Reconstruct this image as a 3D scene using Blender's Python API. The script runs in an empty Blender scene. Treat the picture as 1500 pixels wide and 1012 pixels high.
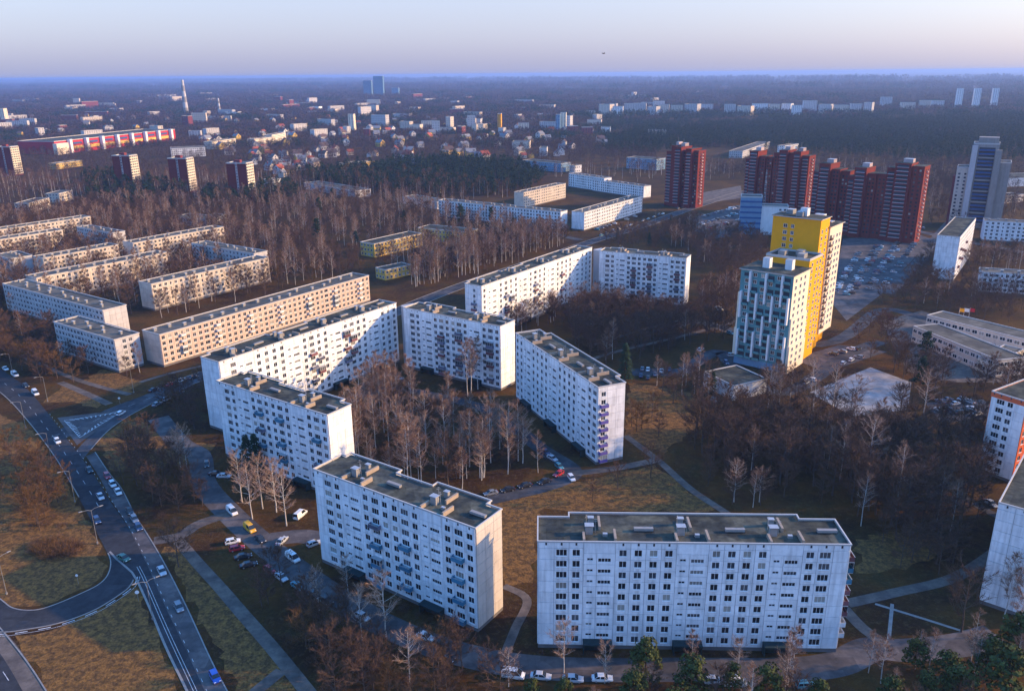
import bpy, math, random
from mathutils import Vector, Matrix
R = math.radians
sc = bpy.context.scene
COL = sc.collection
# ---------------------------------------------------------------- camera
FOC, CAMH, HOR, ROLL = 1190.0, 122.0, 108.5, R(-0.55)     # focal length in photo pixels, drone height (m), horizon row, roll
PITCH = math.atan((506 - HOR) / FOC)
CAMROT = Matrix.Rotation(math.pi / 2 - PITCH, 3, 'X') @ Matrix.Rotation(ROLL, 3, 'Z')
cd = bpy.data.cameras.new('camera'); cam = bpy.data.objects.new('camera', cd); COL.objects.link(cam)
cam.matrix_world = Matrix.Translation((0, 0, CAMH)) @ CAMROT.to_4x4()
cd.sensor_width = 36; cd.lens = 36 * FOC / 1500; cd.clip_start = 1; cd.clip_end = 90000
sc.camera = cam
# ---------------------------------------------------------------- light
SUN_AZ, SUN_EL = 4.0, 18.5        # azimuth counter-clockwise from +X, elevation (degrees)
w = bpy.data.worlds.new('World'); sc.world = w; w.use_nodes = True
nt = w.node_tree
sky = nt.nodes.new('ShaderNodeTexSky'); sky.sky_type = 'NISHITA'; sky.sun_disc = False
sky.sun_elevation = R(SUN_EL); sky.sun_rotation = R(90 - SUN_AZ)
sky.air_density = 1.0; sky.dust_density = 2.5; sky.ozone_density = 1.8; sky.altitude = 120
bg = nt.nodes['Background']; bg.inputs['Strength'].default_value = 0.11
nt.links.new(sky.outputs[0], bg.inputs['Color'])
# glow added over the sky: whitish violet low down, overhead blue tinting shaded walls, the same all the way round
bg2 = nt.nodes.new('ShaderNodeBackground'); bg2.inputs['Strength'].default_value = 0.9
tc = nt.nodes.new('ShaderNodeTexCoord'); sp = nt.nodes.new('ShaderNodeSeparateXYZ'); nt.links.new(tc.outputs['Generated'], sp.inputs[0])
cr = nt.nodes.new('ShaderNodeValToRGB'); nt.links.new(sp.outputs[2], cr.inputs[0])
cr.color_ramp.elements[0].position = 0.10; cr.color_ramp.elements[0].color = (0.26, 0.272, 0.455, 1)
cr.color_ramp.elements[1].position = 0.45; cr.color_ramp.elements[1].color = (0.03, 0.31, 0.95, 1)
nt.links.new(cr.outputs[0], bg2.inputs['Color'])
ads = nt.nodes.new('ShaderNodeAddShader'); nt.links.new(bg.outputs[0], ads.inputs[0]); nt.links.new(bg2.outputs[0], ads.inputs[1])
nt.links.new(ads.outputs[0], nt.nodes['World Output'].inputs['Surface'])
sd = bpy.data.lights.new('sun', 'SUN'); sd.energy = 5.0; sd.angle = R(0.6); sd.color = (1.0, 0.62, 0.27)
sun = bpy.data.objects.new('sun', sd); COL.objects.link(sun)
sun.rotation_euler = (R(90 - SUN_EL), 0, R(SUN_AZ + 90)); sun.location = (200, 0, 300)
sc.view_settings.view_transform = 'Standard'; sc.view_settings.look = 'None'
sc.view_settings.exposure = 0.42; sc.view_settings.gamma = 1.0; sc.view_settings.use_curve_mapping = False
sc.cycles.max_bounces = 5; sc.cycles.diffuse_bounces = 2; sc.cycles.glossy_bounces = 2
sc.cycles.transparent_max_bounces = 8; sc.cycles.volume_bounces = 0
# ---------------------------------------------------------------- survey: photo pixel -> metres on the plane z
def g(u, v, z=0.0):
    d = CAMROT @ Vector(((u - 750) / FOC, -(v - 506) / FOC, -1.0))
    t = (z - CAMH) / d.z
    return (d.x * t, d.y * t)
def pix(x, y, z=0.0):
    c = CAMROT.transposed() @ Vector((x, y, z - CAMH))
    return (750 + FOC * c.x / -c.z, 506 - FOC * c.y / -c.z) if c.z < -1 else (-9999, -9999)
# ---------------------------------------------------------------- materials
MAT = {}
def mat(name, col, rough=0.85, var=0.0, scale=0.4, rnd=0.0, metal=0.0, spec=0.1, bump=0.0, stain=0.0, col2=None, patch=0.0):
    """Principled; var = strength of noise variation in space, rnd = random value per object/island, stain = vertical streaks,
    col2 = second colour blended in by large noise."""
    m = bpy.data.materials.new(name); m.use_nodes = True; MAT[name] = m
    n = m.node_tree.nodes; l = m.node_tree.links; p = n['Principled BSDF']
    p.inputs['Roughness'].default_value = rough; p.inputs['Metallic'].default_value = metal
    p.inputs['Specular IOR Level'].default_value = spec
    p.inputs['Base Color'].default_value = (*col, 1)
    if not (var or rnd or stain or col2 or patch): return m
    geo = n.new('ShaderNodeNewGeometry')
    rgb = n.new('ShaderNodeRGB'); rgb.outputs[0].default_value = (*col, 1); out = rgb.outputs[0]
    if col2:
        nz = n.new('ShaderNodeTexNoise'); nz.inputs['Scale'].default_value = scale * 0.35; nz.inputs['Detail'].default_value = 5
        l.new(geo.outputs['Position'], nz.inputs['Vector'])
        rp = n.new('ShaderNodeMapRange'); rp.inputs[1].default_value = 0.42; rp.inputs[2].default_value = 0.58
        l.new(nz.outputs['Fac'], rp.inputs[0])
        mx = n.new('ShaderNodeMix'); mx.data_type = 'RGBA'
        l.new(rp.outputs[0], mx.inputs[0]); l.new(out, mx.inputs[6]); mx.inputs[7].default_value = (*col2, 1); out = mx.outputs[2]
    val = None
    def mul(a, b):
        q = n.new('ShaderNodeMath'); q.operation = 'MULTIPLY'; l.new(a, q.inputs[0]); l.new(b, q.inputs[1]); return q.outputs[0]
    def rng(src, a, b):
        q = n.new('ShaderNodeMapRange'); q.inputs[3].default_value = a; q.inputs[4].default_value = b; l.new(src, q.inputs[0]); return q.outputs[0]
    if var:
        nz = n.new('ShaderNodeTexNoise'); nz.inputs['Scale'].default_value = scale; nz.inputs['Detail'].default_value = 8; nz.inputs['Roughness'].default_value = 0.65
        l.new(geo.outputs['Position'], nz.inputs['Vector'])
        q = n.new('ShaderNodeMapRange'); q.inputs[1].default_value = 0.3; q.inputs[2].default_value = 0.7
        q.inputs[3].default_value = 1 - var; q.inputs[4].default_value = 1 + var; l.new(nz.outputs['Fac'], q.inputs[0]); val = q.outputs[0]
        if bump:
            bp = n.new('ShaderNodeBump'); bp.inputs['Strength'].default_value = bump; bp.inputs['Distance'].default_value = 0.3
            l.new(nz.outputs['Fac'], bp.inputs['Height']); l.new(bp.outputs[0], p.inputs['Normal'])
    if rnd:
        oi = n.new('ShaderNodeObjectInfo'); ad = n.new('ShaderNodeMath'); ad.operation = 'ADD'
        l.new(oi.outputs['Random'], ad.inputs[0]); l.new(geo.outputs['Random Per Island'], ad.inputs[1])
        fr = n.new('ShaderNodeMath'); fr.operation = 'FRACT'; l.new(ad.outputs[0], fr.inputs[0])
        r_ = rng(fr.outputs[0], 1 - rnd, 1 + rnd); val = mul(val, r_) if val else r_
    if stain:
        mp = n.new('ShaderNodeMapping'); mp.inputs['Scale'].default_value = (1.1, 1.1, 0.12); l.new(geo.outputs['Position'], mp.inputs[0])
        nz = n.new('ShaderNodeTexNoise'); nz.inputs['Scale'].default_value = 1.0; nz.inputs['Detail'].default_value = 6; l.new(mp.outputs[0], nz.inputs['Vector'])
        q = n.new('ShaderNodeMapRange'); q.inputs[1].default_value = 0.45; q.inputs[2].default_value = 0.75
        q.inputs[3].default_value = 1.0; q.inputs[4].default_value = 1 - stain; l.new(nz.outputs['Fac'], q.inputs[0])
        val = mul(val, q.outputs[0]) if val else q.outputs[0]
    if patch:       # rectangular repair patches of slightly different age
        tx = n.new('ShaderNodeTexCoord'); vo = n.new('ShaderNodeTexVoronoi'); vo.distance = 'CHEBYCHEV'; vo.inputs['Scale'].default_value = 0.16; vo.inputs['Randomness'].default_value = 0.85
        l.new(tx.outputs['Object'], vo.inputs['Vector']); sv = n.new('ShaderNodeSeparateColor'); l.new(vo.outputs['Color'], sv.inputs[0]); q = rng(sv.outputs[0], 1 - patch, 1 + patch)
        val = mul(val, q) if val else q
    if val:
        hs = n.new('ShaderNodeHueSaturation'); l.new(out, hs.inputs['Color']); l.new(val, hs.inputs['Value']); out = hs.outputs[0]
    l.new(out, p.inputs['Base Color'])
    return m
mat('panel_white', (0.82, 0.82, 0.83), 0.9, 0.10, 0.5, 0.08, stain=0.3)
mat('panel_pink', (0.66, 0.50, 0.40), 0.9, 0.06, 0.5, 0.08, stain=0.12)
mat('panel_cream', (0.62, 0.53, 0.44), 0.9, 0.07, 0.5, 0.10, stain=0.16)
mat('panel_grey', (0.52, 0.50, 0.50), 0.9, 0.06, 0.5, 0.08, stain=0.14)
mat('panel_corrugated', (0.55, 0.50, 0.45), 0.8, 0.05, 0.6, 0.06, stain=0.2)
mat('core_wall', (0.42, 0.41, 0.42), 0.9, 0.08, 0.5)
mat('plinth', (0.16, 0.15, 0.15), 0.9, 0.15, 0.5)
def glass_mat():
    m = mat('glass', (0.03, 0.04, 0.05), 0.12, spec=0.5); n = m.node_tree.nodes; l = m.node_tree.links
    geo = n.new('ShaderNodeNewGeometry'); oi = n.new('ShaderNodeObjectInfo'); ad = n.new('ShaderNodeMath'); ad.operation = 'ADD'; fr = n.new('ShaderNodeMath'); fr.operation = 'FRACT'
    l.new(oi.outputs['Random'], ad.inputs[0]); l.new(geo.outputs['Random Per Island'], ad.inputs[1]); l.new(ad.outputs[0], fr.inputs[0])
    r = n.new('ShaderNodeValToRGB'); r.color_ramp.interpolation = 'CONSTANT'; e = r.color_ramp.elements        # bare panes, net curtains, blinds
    e[0].color = (0.015, 0.02, 0.028, 1); e[1].position = 0.6; e[1].color = (0.045, 0.055, 0.07, 1)
    for p_, c_ in ((0.8, (0.10, 0.10, 0.11, 1)), (0.9, (0.22, 0.21, 0.19, 1)), (0.96, (0.36, 0.34, 0.30, 1))): q = e.new(p_); q.color = c_
    l.new(fr.outputs[0], r.inputs[0]); l.new(r.outputs[0], n['Principled BSDF'].inputs['Base Color'])
glass_mat()
mat('frame_white', (0.8, 0.8, 0.8), 0.6, 0, 1, 0.12)
mat('bitumen', (0.085, 0.085, 0.065), 0.95, 0.4, 0.6, 0.1, col2=(0.042, 0.046, 0.042), patch=0.28)
mat('bitumen_light', (0.125, 0.115, 0.095), 0.95, 0.25, 0.25, col2=(0.09, 0.085, 0.075), patch=0.22)
mat('parapet', (0.48, 0.46, 0.44), 0.8, 0.08, 0.8)
mat('firewall', (0.34, 0.27, 0.21), 0.9, 0.15, 0.8)
mat('vent_grey', (0.27, 0.26, 0.25), 0.8, 0.1, 1)
mat('metal_light', (0.42, 0.43, 0.44), 0.45, 0.1, 1, metal=0.3)
mat('canopy_green', (0.022, 0.042, 0.045), 0.8, 0.15, 1)
mat('door_dark', (0.04, 0.04, 0.05), 0.6)
mat('balcony_teal', (0.045, 0.17, 0.27), 0.7, 0.1, 1, 0.25)
mat('balcony_maroon', (0.17, 0.075, 0.085), 0.8, 0.1, 1, 0.3)
mat('balcony_purple', (0.13, 0.10, 0.36), 0.7, 0.08, 1, 0.1)
mat('balcony_slate', (0.13, 0.14, 0.2), 0.8, 0.1, 1, 0.4)
mat('balcony_white', (0.7, 0.7, 0.7), 0.8, 0.1, 1, 0.15)
# ---------------------------------------------------------------- mesh building
class MB:
    def __init__(s): s.v = []; s.f = []; s.m = []; s.mats = []
    def mi(s, name):
        if name not in s.mats: s.mats.append(name)
        return s.mats.index(name)
    def quad(s, a, b, c, d, m):
        k = len(s.v); s.v += [a, b, c, d]; s.f.append((k, k + 1, k + 2, k + 3)); s.m.append(s.mi(m))
    def tri(s, a, b, c, m):
        k = len(s.v); s.v += [a, b, c]; s.f.append((k, k + 1, k + 2)); s.m.append(s.mi(m))
    def box(s, x0, y0, z0, x1, y1, z1, m, bottom=True, tm=None):
        k = len(s.v); i = s.mi(m)
        s.v += [(x0, y0, z0), (x1, y0, z0), (x1, y1, z0), (x0, y1, z0), (x0, y0, z1), (x1, y0, z1), (x1, y1, z1), (x0, y1, z1)]
        F = [(4, 5, 6, 7), (0, 1, 5, 4), (1, 2, 6, 5), (2, 3, 7, 6), (3, 0, 4, 7)] + ([(3, 2, 1, 0)] if bottom else [])
        for j, f in enumerate(F): s.f.append(tuple(k + q for q in f)); s.m.append(s.mi(tm) if (tm and j == 0) else i)
    def hexa(s, pts, m):
        """eight corners: four bottom, four top"""
        k = len(s.v); i = s.mi(m); s.v += [tuple(p) for p in pts]
        for f in [(4, 5, 6, 7), (0, 1, 5, 4), (1, 2, 6, 5), (2, 3, 7, 6), (3, 0, 4, 7), (3, 2, 1, 0)]: s.f.append(tuple(k + q for q in f)); s.m.append(i)
    def prism(s, poly, z0, z1, m, top=None, bottom=False):
        n = len(poly); k = len(s.v); i = s.mi(m)
        s.v += [(x, y, z0) for x, y in poly] + [(x, y, z1) for x, y in poly]
        for j in range(n):
            s.f.append((k + j, k + (j + 1) % n, k + n + (j + 1) % n, k + n + j)); s.m.append(i)
        if top: s.f.append(tuple(k + n + j for j in range(n))); s.m.append(s.mi(top))
        if bottom: s.f.append(tuple(k + n - 1 - j for j in range(n))); s.m.append(i)
    def tube(s, pts, rad, m, sides=5, cap=False):
        i = s.mi(m); rings = []
        for j, p in enumerate(pts):
            p = Vector(p); a = Vector(pts[max(0, j - 1)]); b = Vector(pts[min(len(pts) - 1, j + 1)])
            d = (b - a).normalized(); x = d.orthogonal().normalized(); y = d.cross(x)
            k = len(s.v); rings.append(k)
            for q in range(sides):
                t = 2 * math.pi * q / sides; s.v.append(tuple(p + (x * math.cos(t) + y * math.sin(t)) * rad[j]))
        for j in range(len(rings) - 1):
            for q in range(sides):
                q2 = (q + 1) % sides
                s.f.append((rings[j] + q, rings[j] + q2, rings[j + 1] + q2, rings[j + 1] + q)); s.m.append(i)
        if cap:
            s.f.append(tuple(rings[-1] + q for q in range(sides))); s.m.append(i)
    def sheet(s, poly, z, m):
        k = len(s.v); s.v += [(x, y, z) for x, y in poly]; s.f.append(tuple(range(k, k + len(poly)))); s.m.append(s.mi(m))
    def mesh(s, name, smooth=False):
        me = bpy.data.meshes.new(name); me.from_pydata(s.v, [], s.f)
        for q in s.mats: me.materials.append(MAT[q])
        me.polygons.foreach_set('material_index', s.m)
        if smooth: me.polygons.foreach_set('use_smooth', [True] * len(s.f))
        me.update(); return me
def put(name, me, parent=None, loc=(0, 0, 0), rz=0.0, scl=None):
    if isinstance(me, MB): me = me.mesh(name)
    o = bpy.data.objects.new(name, me); COL.objects.link(o); o.location = loc
    if rz: o.rotation_euler = (0, 0, rz)
    if scl: o.scale = scl if isinstance(scl, tuple) else (scl,) * 3
    if parent: o.parent = parent
    return o
def tag(o, label=None, cat=None, group=None, kind=None):
    if label: o['label'] = label
    if cat: o['category'] = cat
    if group: o['group'] = group
    if kind: o['kind'] = kind
    return o
def thing(name, label, cat, loc=(0, 0, 0), rz=0.0, group=None):
    o = put(name, None, None, loc, rz); return tag(o, label, cat, group)
def stuffpart(o): o['kind'] = 'stuff'; return o
# ---------------------------------------------------------------- plan geometry used to keep trees and cars off walls and roads
RECTS, ROADS = [], []          # (x, y, ang, L, D) footprints; (polyline, halfwidth) roads
def in_rect(x, y, pad):
    for (ox, oy, a, L, D) in RECTS:
        dx, dy = x - ox, y - oy; c, s = math.cos(a), math.sin(a)
        lx, ly = dx * c + dy * s, -dx * s + dy * c
        if -pad < lx < L + pad and -pad < ly < D + pad: return True
    return False
def seg_d(px, py, a, b):
    vx, vy = b[0] - a[0], b[1] - a[1]; L2 = vx * vx + vy * vy or 1e-9
    t = max(0, min(1, ((px - a[0]) * vx + (py - a[1]) * vy) / L2))
    return math.hypot(px - a[0] - t * vx, py - a[1] - t * vy)
def on_road(x, y, pad):
    for pl, hw, (bx0, by0, bx1, by1) in ROADS:
        if x < bx0 - pad or x > bx1 + pad or y < by0 - pad or y > by1 + pad: continue
        for i in range(len(pl) - 1):
            if seg_d(x, y, pl[i], pl[i + 1]) < hw + pad: return True
    return False
def in_poly(x, y, poly):
    r = False; j = len(poly) - 1
    for i in range(len(poly)):
        xi, yi = poly[i]; xj, yj = poly[j]
        if (yi > y) != (yj > y) and x < (xj - xi) * (y - yi) / (yj - yi) + xi: r = not r
        j = i
    return r
# ================================================================ ground, roads, paths
def ground_mat():
    m = bpy.data.materials.new('ground_soil'); m.use_nodes = True; MAT['ground_soil'] = m
    n = m.node_tree.nodes; l = m.node_tree.links; p = n['Principled BSDF']; p.inputs['Roughness'].default_value = 0.95
    p.inputs['Specular IOR Level'].default_value = 0.05
    geo = n.new('ShaderNodeNewGeometry')
    def noise(scale, det=6, ro=0.6):
        q = n.new('ShaderNodeTexNoise'); q.inputs['Scale'].default_value = scale; q.inputs['Detail'].default_value = det; q.inputs['Roughness'].default_value = ro
        l.new(geo.outputs['Position'], q.inputs['Vector']); return q.outputs['Fac']
    def ramp(src, a, b):
        q = n.new('ShaderNodeMapRange'); q.inputs[1].default_value = a; q.inputs[2].default_value = b; l.new(src, q.inputs[0]); return q.outputs[0]
    def mix(f, a, b):
        q = n.new('ShaderNodeMix'); q.data_type = 'RGBA'; l.new(f, q.inputs[0])
        for s_, c in ((6, a), (7, b)):
            if isinstance(c, tuple): q.inputs[s_].default_value = (*c, 1)
            else: l.new(c, q.inputs[s_])
        return q.outputs[2]
    c = mix(ramp(noise(0.035), 0.42, 0.6), (0.042, 0.021, 0.011), (0.10, 0.048, 0.013))
    c = mix(ramp(noise(0.11, 8, 0.7), 0.48, 0.66), c, (0.055, 0.038, 0.013))
    c = mix(ramp(noise(0.6, 8, 0.75), 0.5, 0.75), c, (0.12, 0.075, 0.034))
    c = mix(ramp(noise(1.7, 6, 0.8), 0.52, 0.72), c, (0.02, 0.014, 0.011))
    l.new(c, p.inputs['Base Color'])
    bp = n.new('ShaderNodeBump'); bp.inputs['Strength'].default_value = 0.6; bp.inputs['Distance'].default_value = 0.5
    l.new(noise(1.2, 8, 0.75), bp.inputs['Height']); l.new(bp.outputs[0], p.inputs['Normal'])
ground_mat()
mat('lawn', (0.20, 0.098, 0.030), 0.95, 0.6, 1.6, col2=(0.105, 0.056, 0.022), bump=0.5)
mat('litter', (0.09, 0.062, 0.045), 0.95, 0.45, 0.6, col2=(0.13, 0.095, 0.05), bump=0.5)
mat('asphalt', (0.05, 0.051, 0.057), 0.9, 0.3, 0.4, col2=(0.075, 0.073, 0.077), patch=0.2)
mat('asphalt_new', (0.040, 0.041, 0.046), 0.85, 0.25, 0.5, patch=0.18)
mat('asphalt_old', (0.115, 0.10, 0.097), 0.92, 0.3, 0.4, col2=(0.075, 0.07, 0.072), patch=0.2)
mat('footpath', (0.15, 0.12, 0.10), 0.92, 0.3, 0.5, col2=(0.10, 0.082, 0.072))
mat('concrete', (0.35, 0.33, 0.315), 0.9, 0.25, 0.4, col2=(0.26, 0.25, 0.24), patch=0.06)
mat('kerb', (0.25, 0.235, 0.22), 0.9, 0.2, 0.8)
mat('paint', (0.45, 0.45, 0.45), 0.8, 0.4, 1.5)
gm = MB(); gm.sheet([(-45000, -3000), (45000, -3000), (45000, 60000), (-45000, 60000)], 0, 'ground_soil')
tag(put('ground', gm), kind='structure')
def smooth(pts, n=6):
    out = []
    for i in range(len(pts) - 1):
        p0 = pts[max(0, i - 1)]; p1 = pts[i]; p2 = pts[i + 1]; p3 = pts[min(len(pts) - 1, i + 2)]
        for k in range(n):
            t = k / n
            out.append(tuple(0.5 * (2 * p1[c] + (p2[c] - p0[c]) * t + (2 * p0[c] - 5 * p1[c] + 4 * p2[c] - p3[c]) * t * t + (3 * p1[c] - p0[c] - 3 * p2[c] + p3[c]) * t ** 3) for c in (0, 1)))
    out.append(tuple(pts[-1])); return out
def offs(pl, d):
    out = []
    for i, p in enumerate(pl):
        a = pl[max(0, i - 1)]; b = pl[min(len(pl) - 1, i + 1)]
        dx, dy = b[0] - a[0], b[1] - a[1]; L = math.hypot(dx, dy) or 1
        out.append((p[0] - dy / L * d, p[1] + dx / L * d))
    return out
def strip(mb, pl, w0, w1, z, m):
    A = offs(pl, w0); B = offs(pl, w1)
    for i in range(len(pl) - 1): mb.quad((*B[i], z), (*B[i + 1], z), (*A[i + 1], z), (*A[i], z), m)
def kerb_line(mb, pl, d, m='kerb', wd=0.28, h=0.13):
    A = offs(pl, d); B = offs(pl, d + wd)
    for i in range(len(pl) - 1):
        mb.hexa([(*A[i], 0), (*A[i + 1], 0), (*B[i + 1], 0), (*B[i], 0), (*A[i], h), (*A[i + 1], h), (*B[i + 1], h), (*B[i], h)], m)
LAY = [0.004]
def road(name, px, width, m, kerbs=True, smoothn=6, world=False, dz=None, k0=0, sides=(1, -1)):
    pl = smooth(px if world else [g(*p) for p in px], smoothn); hw = width / 2
    mb = MB(); z = dz if dz else LAY[0]; LAY[0] = 0.008 + (LAY[0] - 0.008 + 0.004) % 0.06
    strip(mb, pl, -hw, hw, z, m)
    o = tag(put(name, mb), kind='structure')
    if kerbs:
        kb = MB()
        if 1 in sides: kerb_line(kb, pl[k0:], hw)
        if -1 in sides: kerb_line(kb, pl[k0:], -hw - 0.28)
        put('kerb', kb, o)
    xs = [p[0] for p in pl]; ys = [p[1] for p in pl]
    ROADS.append((pl, hw, (min(xs) - hw, min(ys) - hw, max(xs) + hw, max(ys) + hw)))
    return o, pl
def area(name, px, m, world=False, z=None, block=True):
    pl = px if world else [g(*p) for p in px]
    mb = MB(); mb.sheet(pl, z if z else LAY[0], m); LAY[0] = 0.008 + (LAY[0] - 0.008 + 0.004) % 0.06
    if block:
        cx = sum(p[0] for p in pl) / len(pl); cy = sum(p[1] for p in pl) / len(pl)
        AREAS.append(pl)
    return tag(put(name, mb), kind='structure')
AREAS = []
# dry lawns
for px in ([(-40, 590), (36, 622), (74, 672), (105, 722), (131, 768), (146, 800), (150, 845), (118, 866), (80, 882), (50, 890), (20, 886), (-40, 860)],
           [(25, 935), (90, 915), (140, 897), (180, 872), (198, 856), (212, 888), (238, 950), (265, 1012), (280, 1060), (90, 1060)],
           [(62, 590), (110, 590), (140, 598), (150, 590), (100, 560)],
           [(140, 640), (200, 610), (240, 640), (320, 650), (300, 664), (280, 680), (200, 690), (165, 690)],
           [(240, 800), (262, 800), (400, 960), (440, 1010), (350, 1010), (290, 900)],
           [(920, 560), (1010, 575), (1050, 600), (1000, 640), (970, 665), (918, 640)],
           [(715, 735), (850, 705), (960, 680), (1050, 748), (790, 748), (780, 850), (738, 860)],
           [(1255, 790), (1330, 775), (1400, 800), (1340, 830), (1258, 840)],
           [(150, 540), (210, 560), (190, 575), (120, 560)]):
    P_ = [g(*p) for p in px]; Q_ = []; rl = random.Random(int(px[0][0]))
    for i in range(len(P_)):
        a, b = Vector(P_[i]), Vector(P_[(i + 1) % len(P_)]); n_ = max(1, int((b - a).length / 2.5))
        Q_ += [tuple(a.lerp(b, j / n_) + Vector((rl.gauss(0, .7), rl.gauss(0, .7)))) for j in range(n_)]
    area('lawn', Q_, 'lawn', True, 0.003, False)
    LAY[0] = 0.008
# main street with its parking strip, slip road and side street
def resample(pl, n):
    L = [0.0]
    for a, b in zip(pl, pl[1:]): L.append(L[-1] + math.hypot(b[0] - a[0], b[1] - a[1]))
    out = []; k = 0
    for i in range(n):
        t = L[-1] * i / (n - 1)
        while k < len(pl) - 2 and L[k + 1] < t: k += 1
        f = (t - L[k]) / max(1e-6, L[k + 1] - L[k]); out.append((pl[k][0] + (pl[k + 1][0] - pl[k][0]) * f, pl[k][1] + (pl[k + 1][1] - pl[k][1]) * f))
    return out
def ribbon(name, Lp, Rp, m, z, n=60, kl=True, kr=True):
    """carriageway between two surveyed edges, with kerbs; returns the object and its left, middle and right lines"""
    A = resample(smooth([g(*p) for p in Lp]), n); B = resample(smooth([g(*p) for p in Rp]), n); C_ = [((a[0] + b[0]) / 2, (a[1] + b[1]) / 2) for a, b in zip(A, B)]
    mb = MB()
    for i in range(n - 1): mb.quad((*A[i], z), (*A[i + 1], z), (*B[i + 1], z), (*B[i], z), m)
    for i, f in enumerate(mb.f): mb.f[i] = f[::-1]
    o = tag(put(name, mb), kind='structure'); kb = MB()
    if kl: kerb_line(kb, A, 0.0)
    if kr: kerb_line(kb, B, -0.28)
    if kb.v: put('kerb', kb, o)
    hw = sum(math.hypot(a[0] - b[0], a[1] - b[1]) for a, b in zip(A, B)) / n / 2; xs = [p[0] for p in A + B]; ys = [p[1] for p in A + B]
    ROADS.append((C_, hw, (min(xs), min(ys), max(xs), max(ys)))); return o, A, C_, B
sid, SIDEL = road('side_street', [(75, 640), (125, 622), (175, 600), (235, 577), (300, 549), (420, 515), (545, 472), (620, 440), (700, 410), (800, 377), (870, 353), (950, 328), (1010, 306), (1090, 281), (1180, 262)], 9.5, 'asphalt', k0=20)
slip, SLIPL = road('slip_road', [(112, 672), (130, 650), (152, 628), (185, 606), (225, 585)], 4.6, 'asphalt', smoothn=8, k0=5, sides=(-1,))
prk, _, PARKL, _ = ribbon('parking_strip', [(126, 668), (146, 700), (165, 735), (187, 770), (214, 826), (241, 888), (268, 944), (299, 1012), (320, 1055)], [(140, 662), (160, 692), (179, 716), (200, 757), (214, 778), (238, 818), (271, 882), (311, 968), (334, 1012), (352, 1050)], 'asphalt_old', .040, kl=False)
mn, ML_, MAINL, MR_ = ribbon('main_road', [(-60, 535), (0, 575), (38, 614), (77, 665), (108, 716), (134, 763), (150, 796), (172, 822), (193, 840), (215, 885), (242, 950), (272, 1012), (290, 1055)], [(-40, 508), (0, 540), (35, 565), (66, 600), (105, 652), (128, 682), (148, 712), (167, 742), (188, 773), (215, 826), (242, 888), (269, 944), (300, 1012), (320, 1055)], 'asphalt_new', .050, kl=False, kr=False)
kb = MB(); kerb_line(kb, ML_[:36], 0.0); kerb_line(kb, ML_[43:], 0.0, wd=.5, h=.1); put('kerb', kb, mn)
rmp, RI_, RAMPL, RO_ = ribbon('ramp_loop', [(151, 798), (161, 820), (158, 840), (145, 855), (120, 868), (80, 885), (50, 893), (20, 890), (0, 876), (-40, 850)], [(190, 828), (197, 844), (192, 857), (180, 868), (140, 893), (90, 912), (40, 922), (0, 926), (-30, 915), (-70, 880)], 'asphalt_new', .056, kl=False, kr=False)
kb = MB(); kerb_line(kb, RI_[5:], 0.0); kerb_line(kb, RO_[7:], -0.28); put('kerb', kb, rmp)
bl, BLL = road('boulevard', [(-60, 900), (-20, 950), (15, 1000), (60, 1080)], 9.0, 'asphalt_new')
road('footway', [(-30, 905), (8, 945), (32, 980), (60, 1030), (80, 1070)], 3.5, 'footpath', False)
# painted lines
def dashes(parent, pl, d, w_, on, off, z=0.075, m='paint'):
    mb = MB(); acc = 0.0
    for i in range(len(pl) - 1):
        a, b = Vector(pl[i]), Vector(pl[i + 1]); L = (b - a).length
        if L < 1e-6: continue
        s = 0.0; dr = (b - a) / L; nr = Vector((-dr.y, dr.x))
        while s < L:
            ph = acc % (on + off); step = min(L - s, (on - ph) if ph < on else (on + off - ph)); step = max(step, 1e-3)
            if ph < on:
                p0 = a + dr * s + nr * d; p1 = a + dr * (s + step) + nr * d
                mb.quad((*(p0 - nr * w_ / 2), z), (*(p1 - nr * w_ / 2), z), (*(p1 + nr * w_ / 2), z), (*(p0 + nr * w_ / 2), z), m)
            s += step; acc += step
    return put('painted_line', mb, parent)
dashes(mn, MAINL[:40], 0, 0.14, 3, 6); dashes(mn, MAINL[46:], .3, 0.12, 400, 0.1); dashes(mn, MAINL[46:], -.3, 0.12, 400, 0.1); dashes(mn, MR_[22:], .35, 0.14, 1.2, 2.6)
dashes(rmp, RO_[6:], 1.3, 0.13, 300, .1); dashes(rmp, RO_[6:], .7, 0.3, 2.6, 2.2, z=0.08)
dashes(bl, BLL, 0, 0.16, 4, 6); dashes(sid, SIDEL[:30], 0.0, 0.13, 3, 5)
# painted triangle between the street and the slip road
A_, B_, C_ = g(94, 616), g(178, 603), g(117, 641)
tri = MB(); tri.sheet([g(84, 612), g(182, 600), g(113, 652)], 0.070, 'asphalt_old'); to = tag(put('traffic_triangle', tri), kind='structure')
hm = MB()
def hatch(a, b, c, n, ln):
    a, b, c = Vector(a), Vector(b), Vector(c)
    for (p, q) in ((a, b), (a, c), (c, b)):
        d = (q - p).normalized(); nn = Vector((-d.y, d.x)) * 0.1
        hm.quad((*(p - nn), .078), (*(q - nn), .078), (*(q + nn), .078), (*(p + nn), .078), 'paint')
    cen = (a + b + c) / 3
    for (p, q) in ((a, b), (a, c), (c, b)):
        for k in range(1, n):
            s = p + (q - p) * (k / n); e = s + (cen - s).normalized() * ln + (q - p).normalized() * 0.6
            d = (e - s).normalized(); nn = Vector((-d.y, d.x)) * 0.22
            hm.quad((*(s - nn), .082), (*(e - nn), .082), (*(e + nn), .082), (*(s + nn), .082), 'paint')
hatch(A_, B_, C_, 11, 1.7); put('painted_hatching', hm, to)
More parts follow.
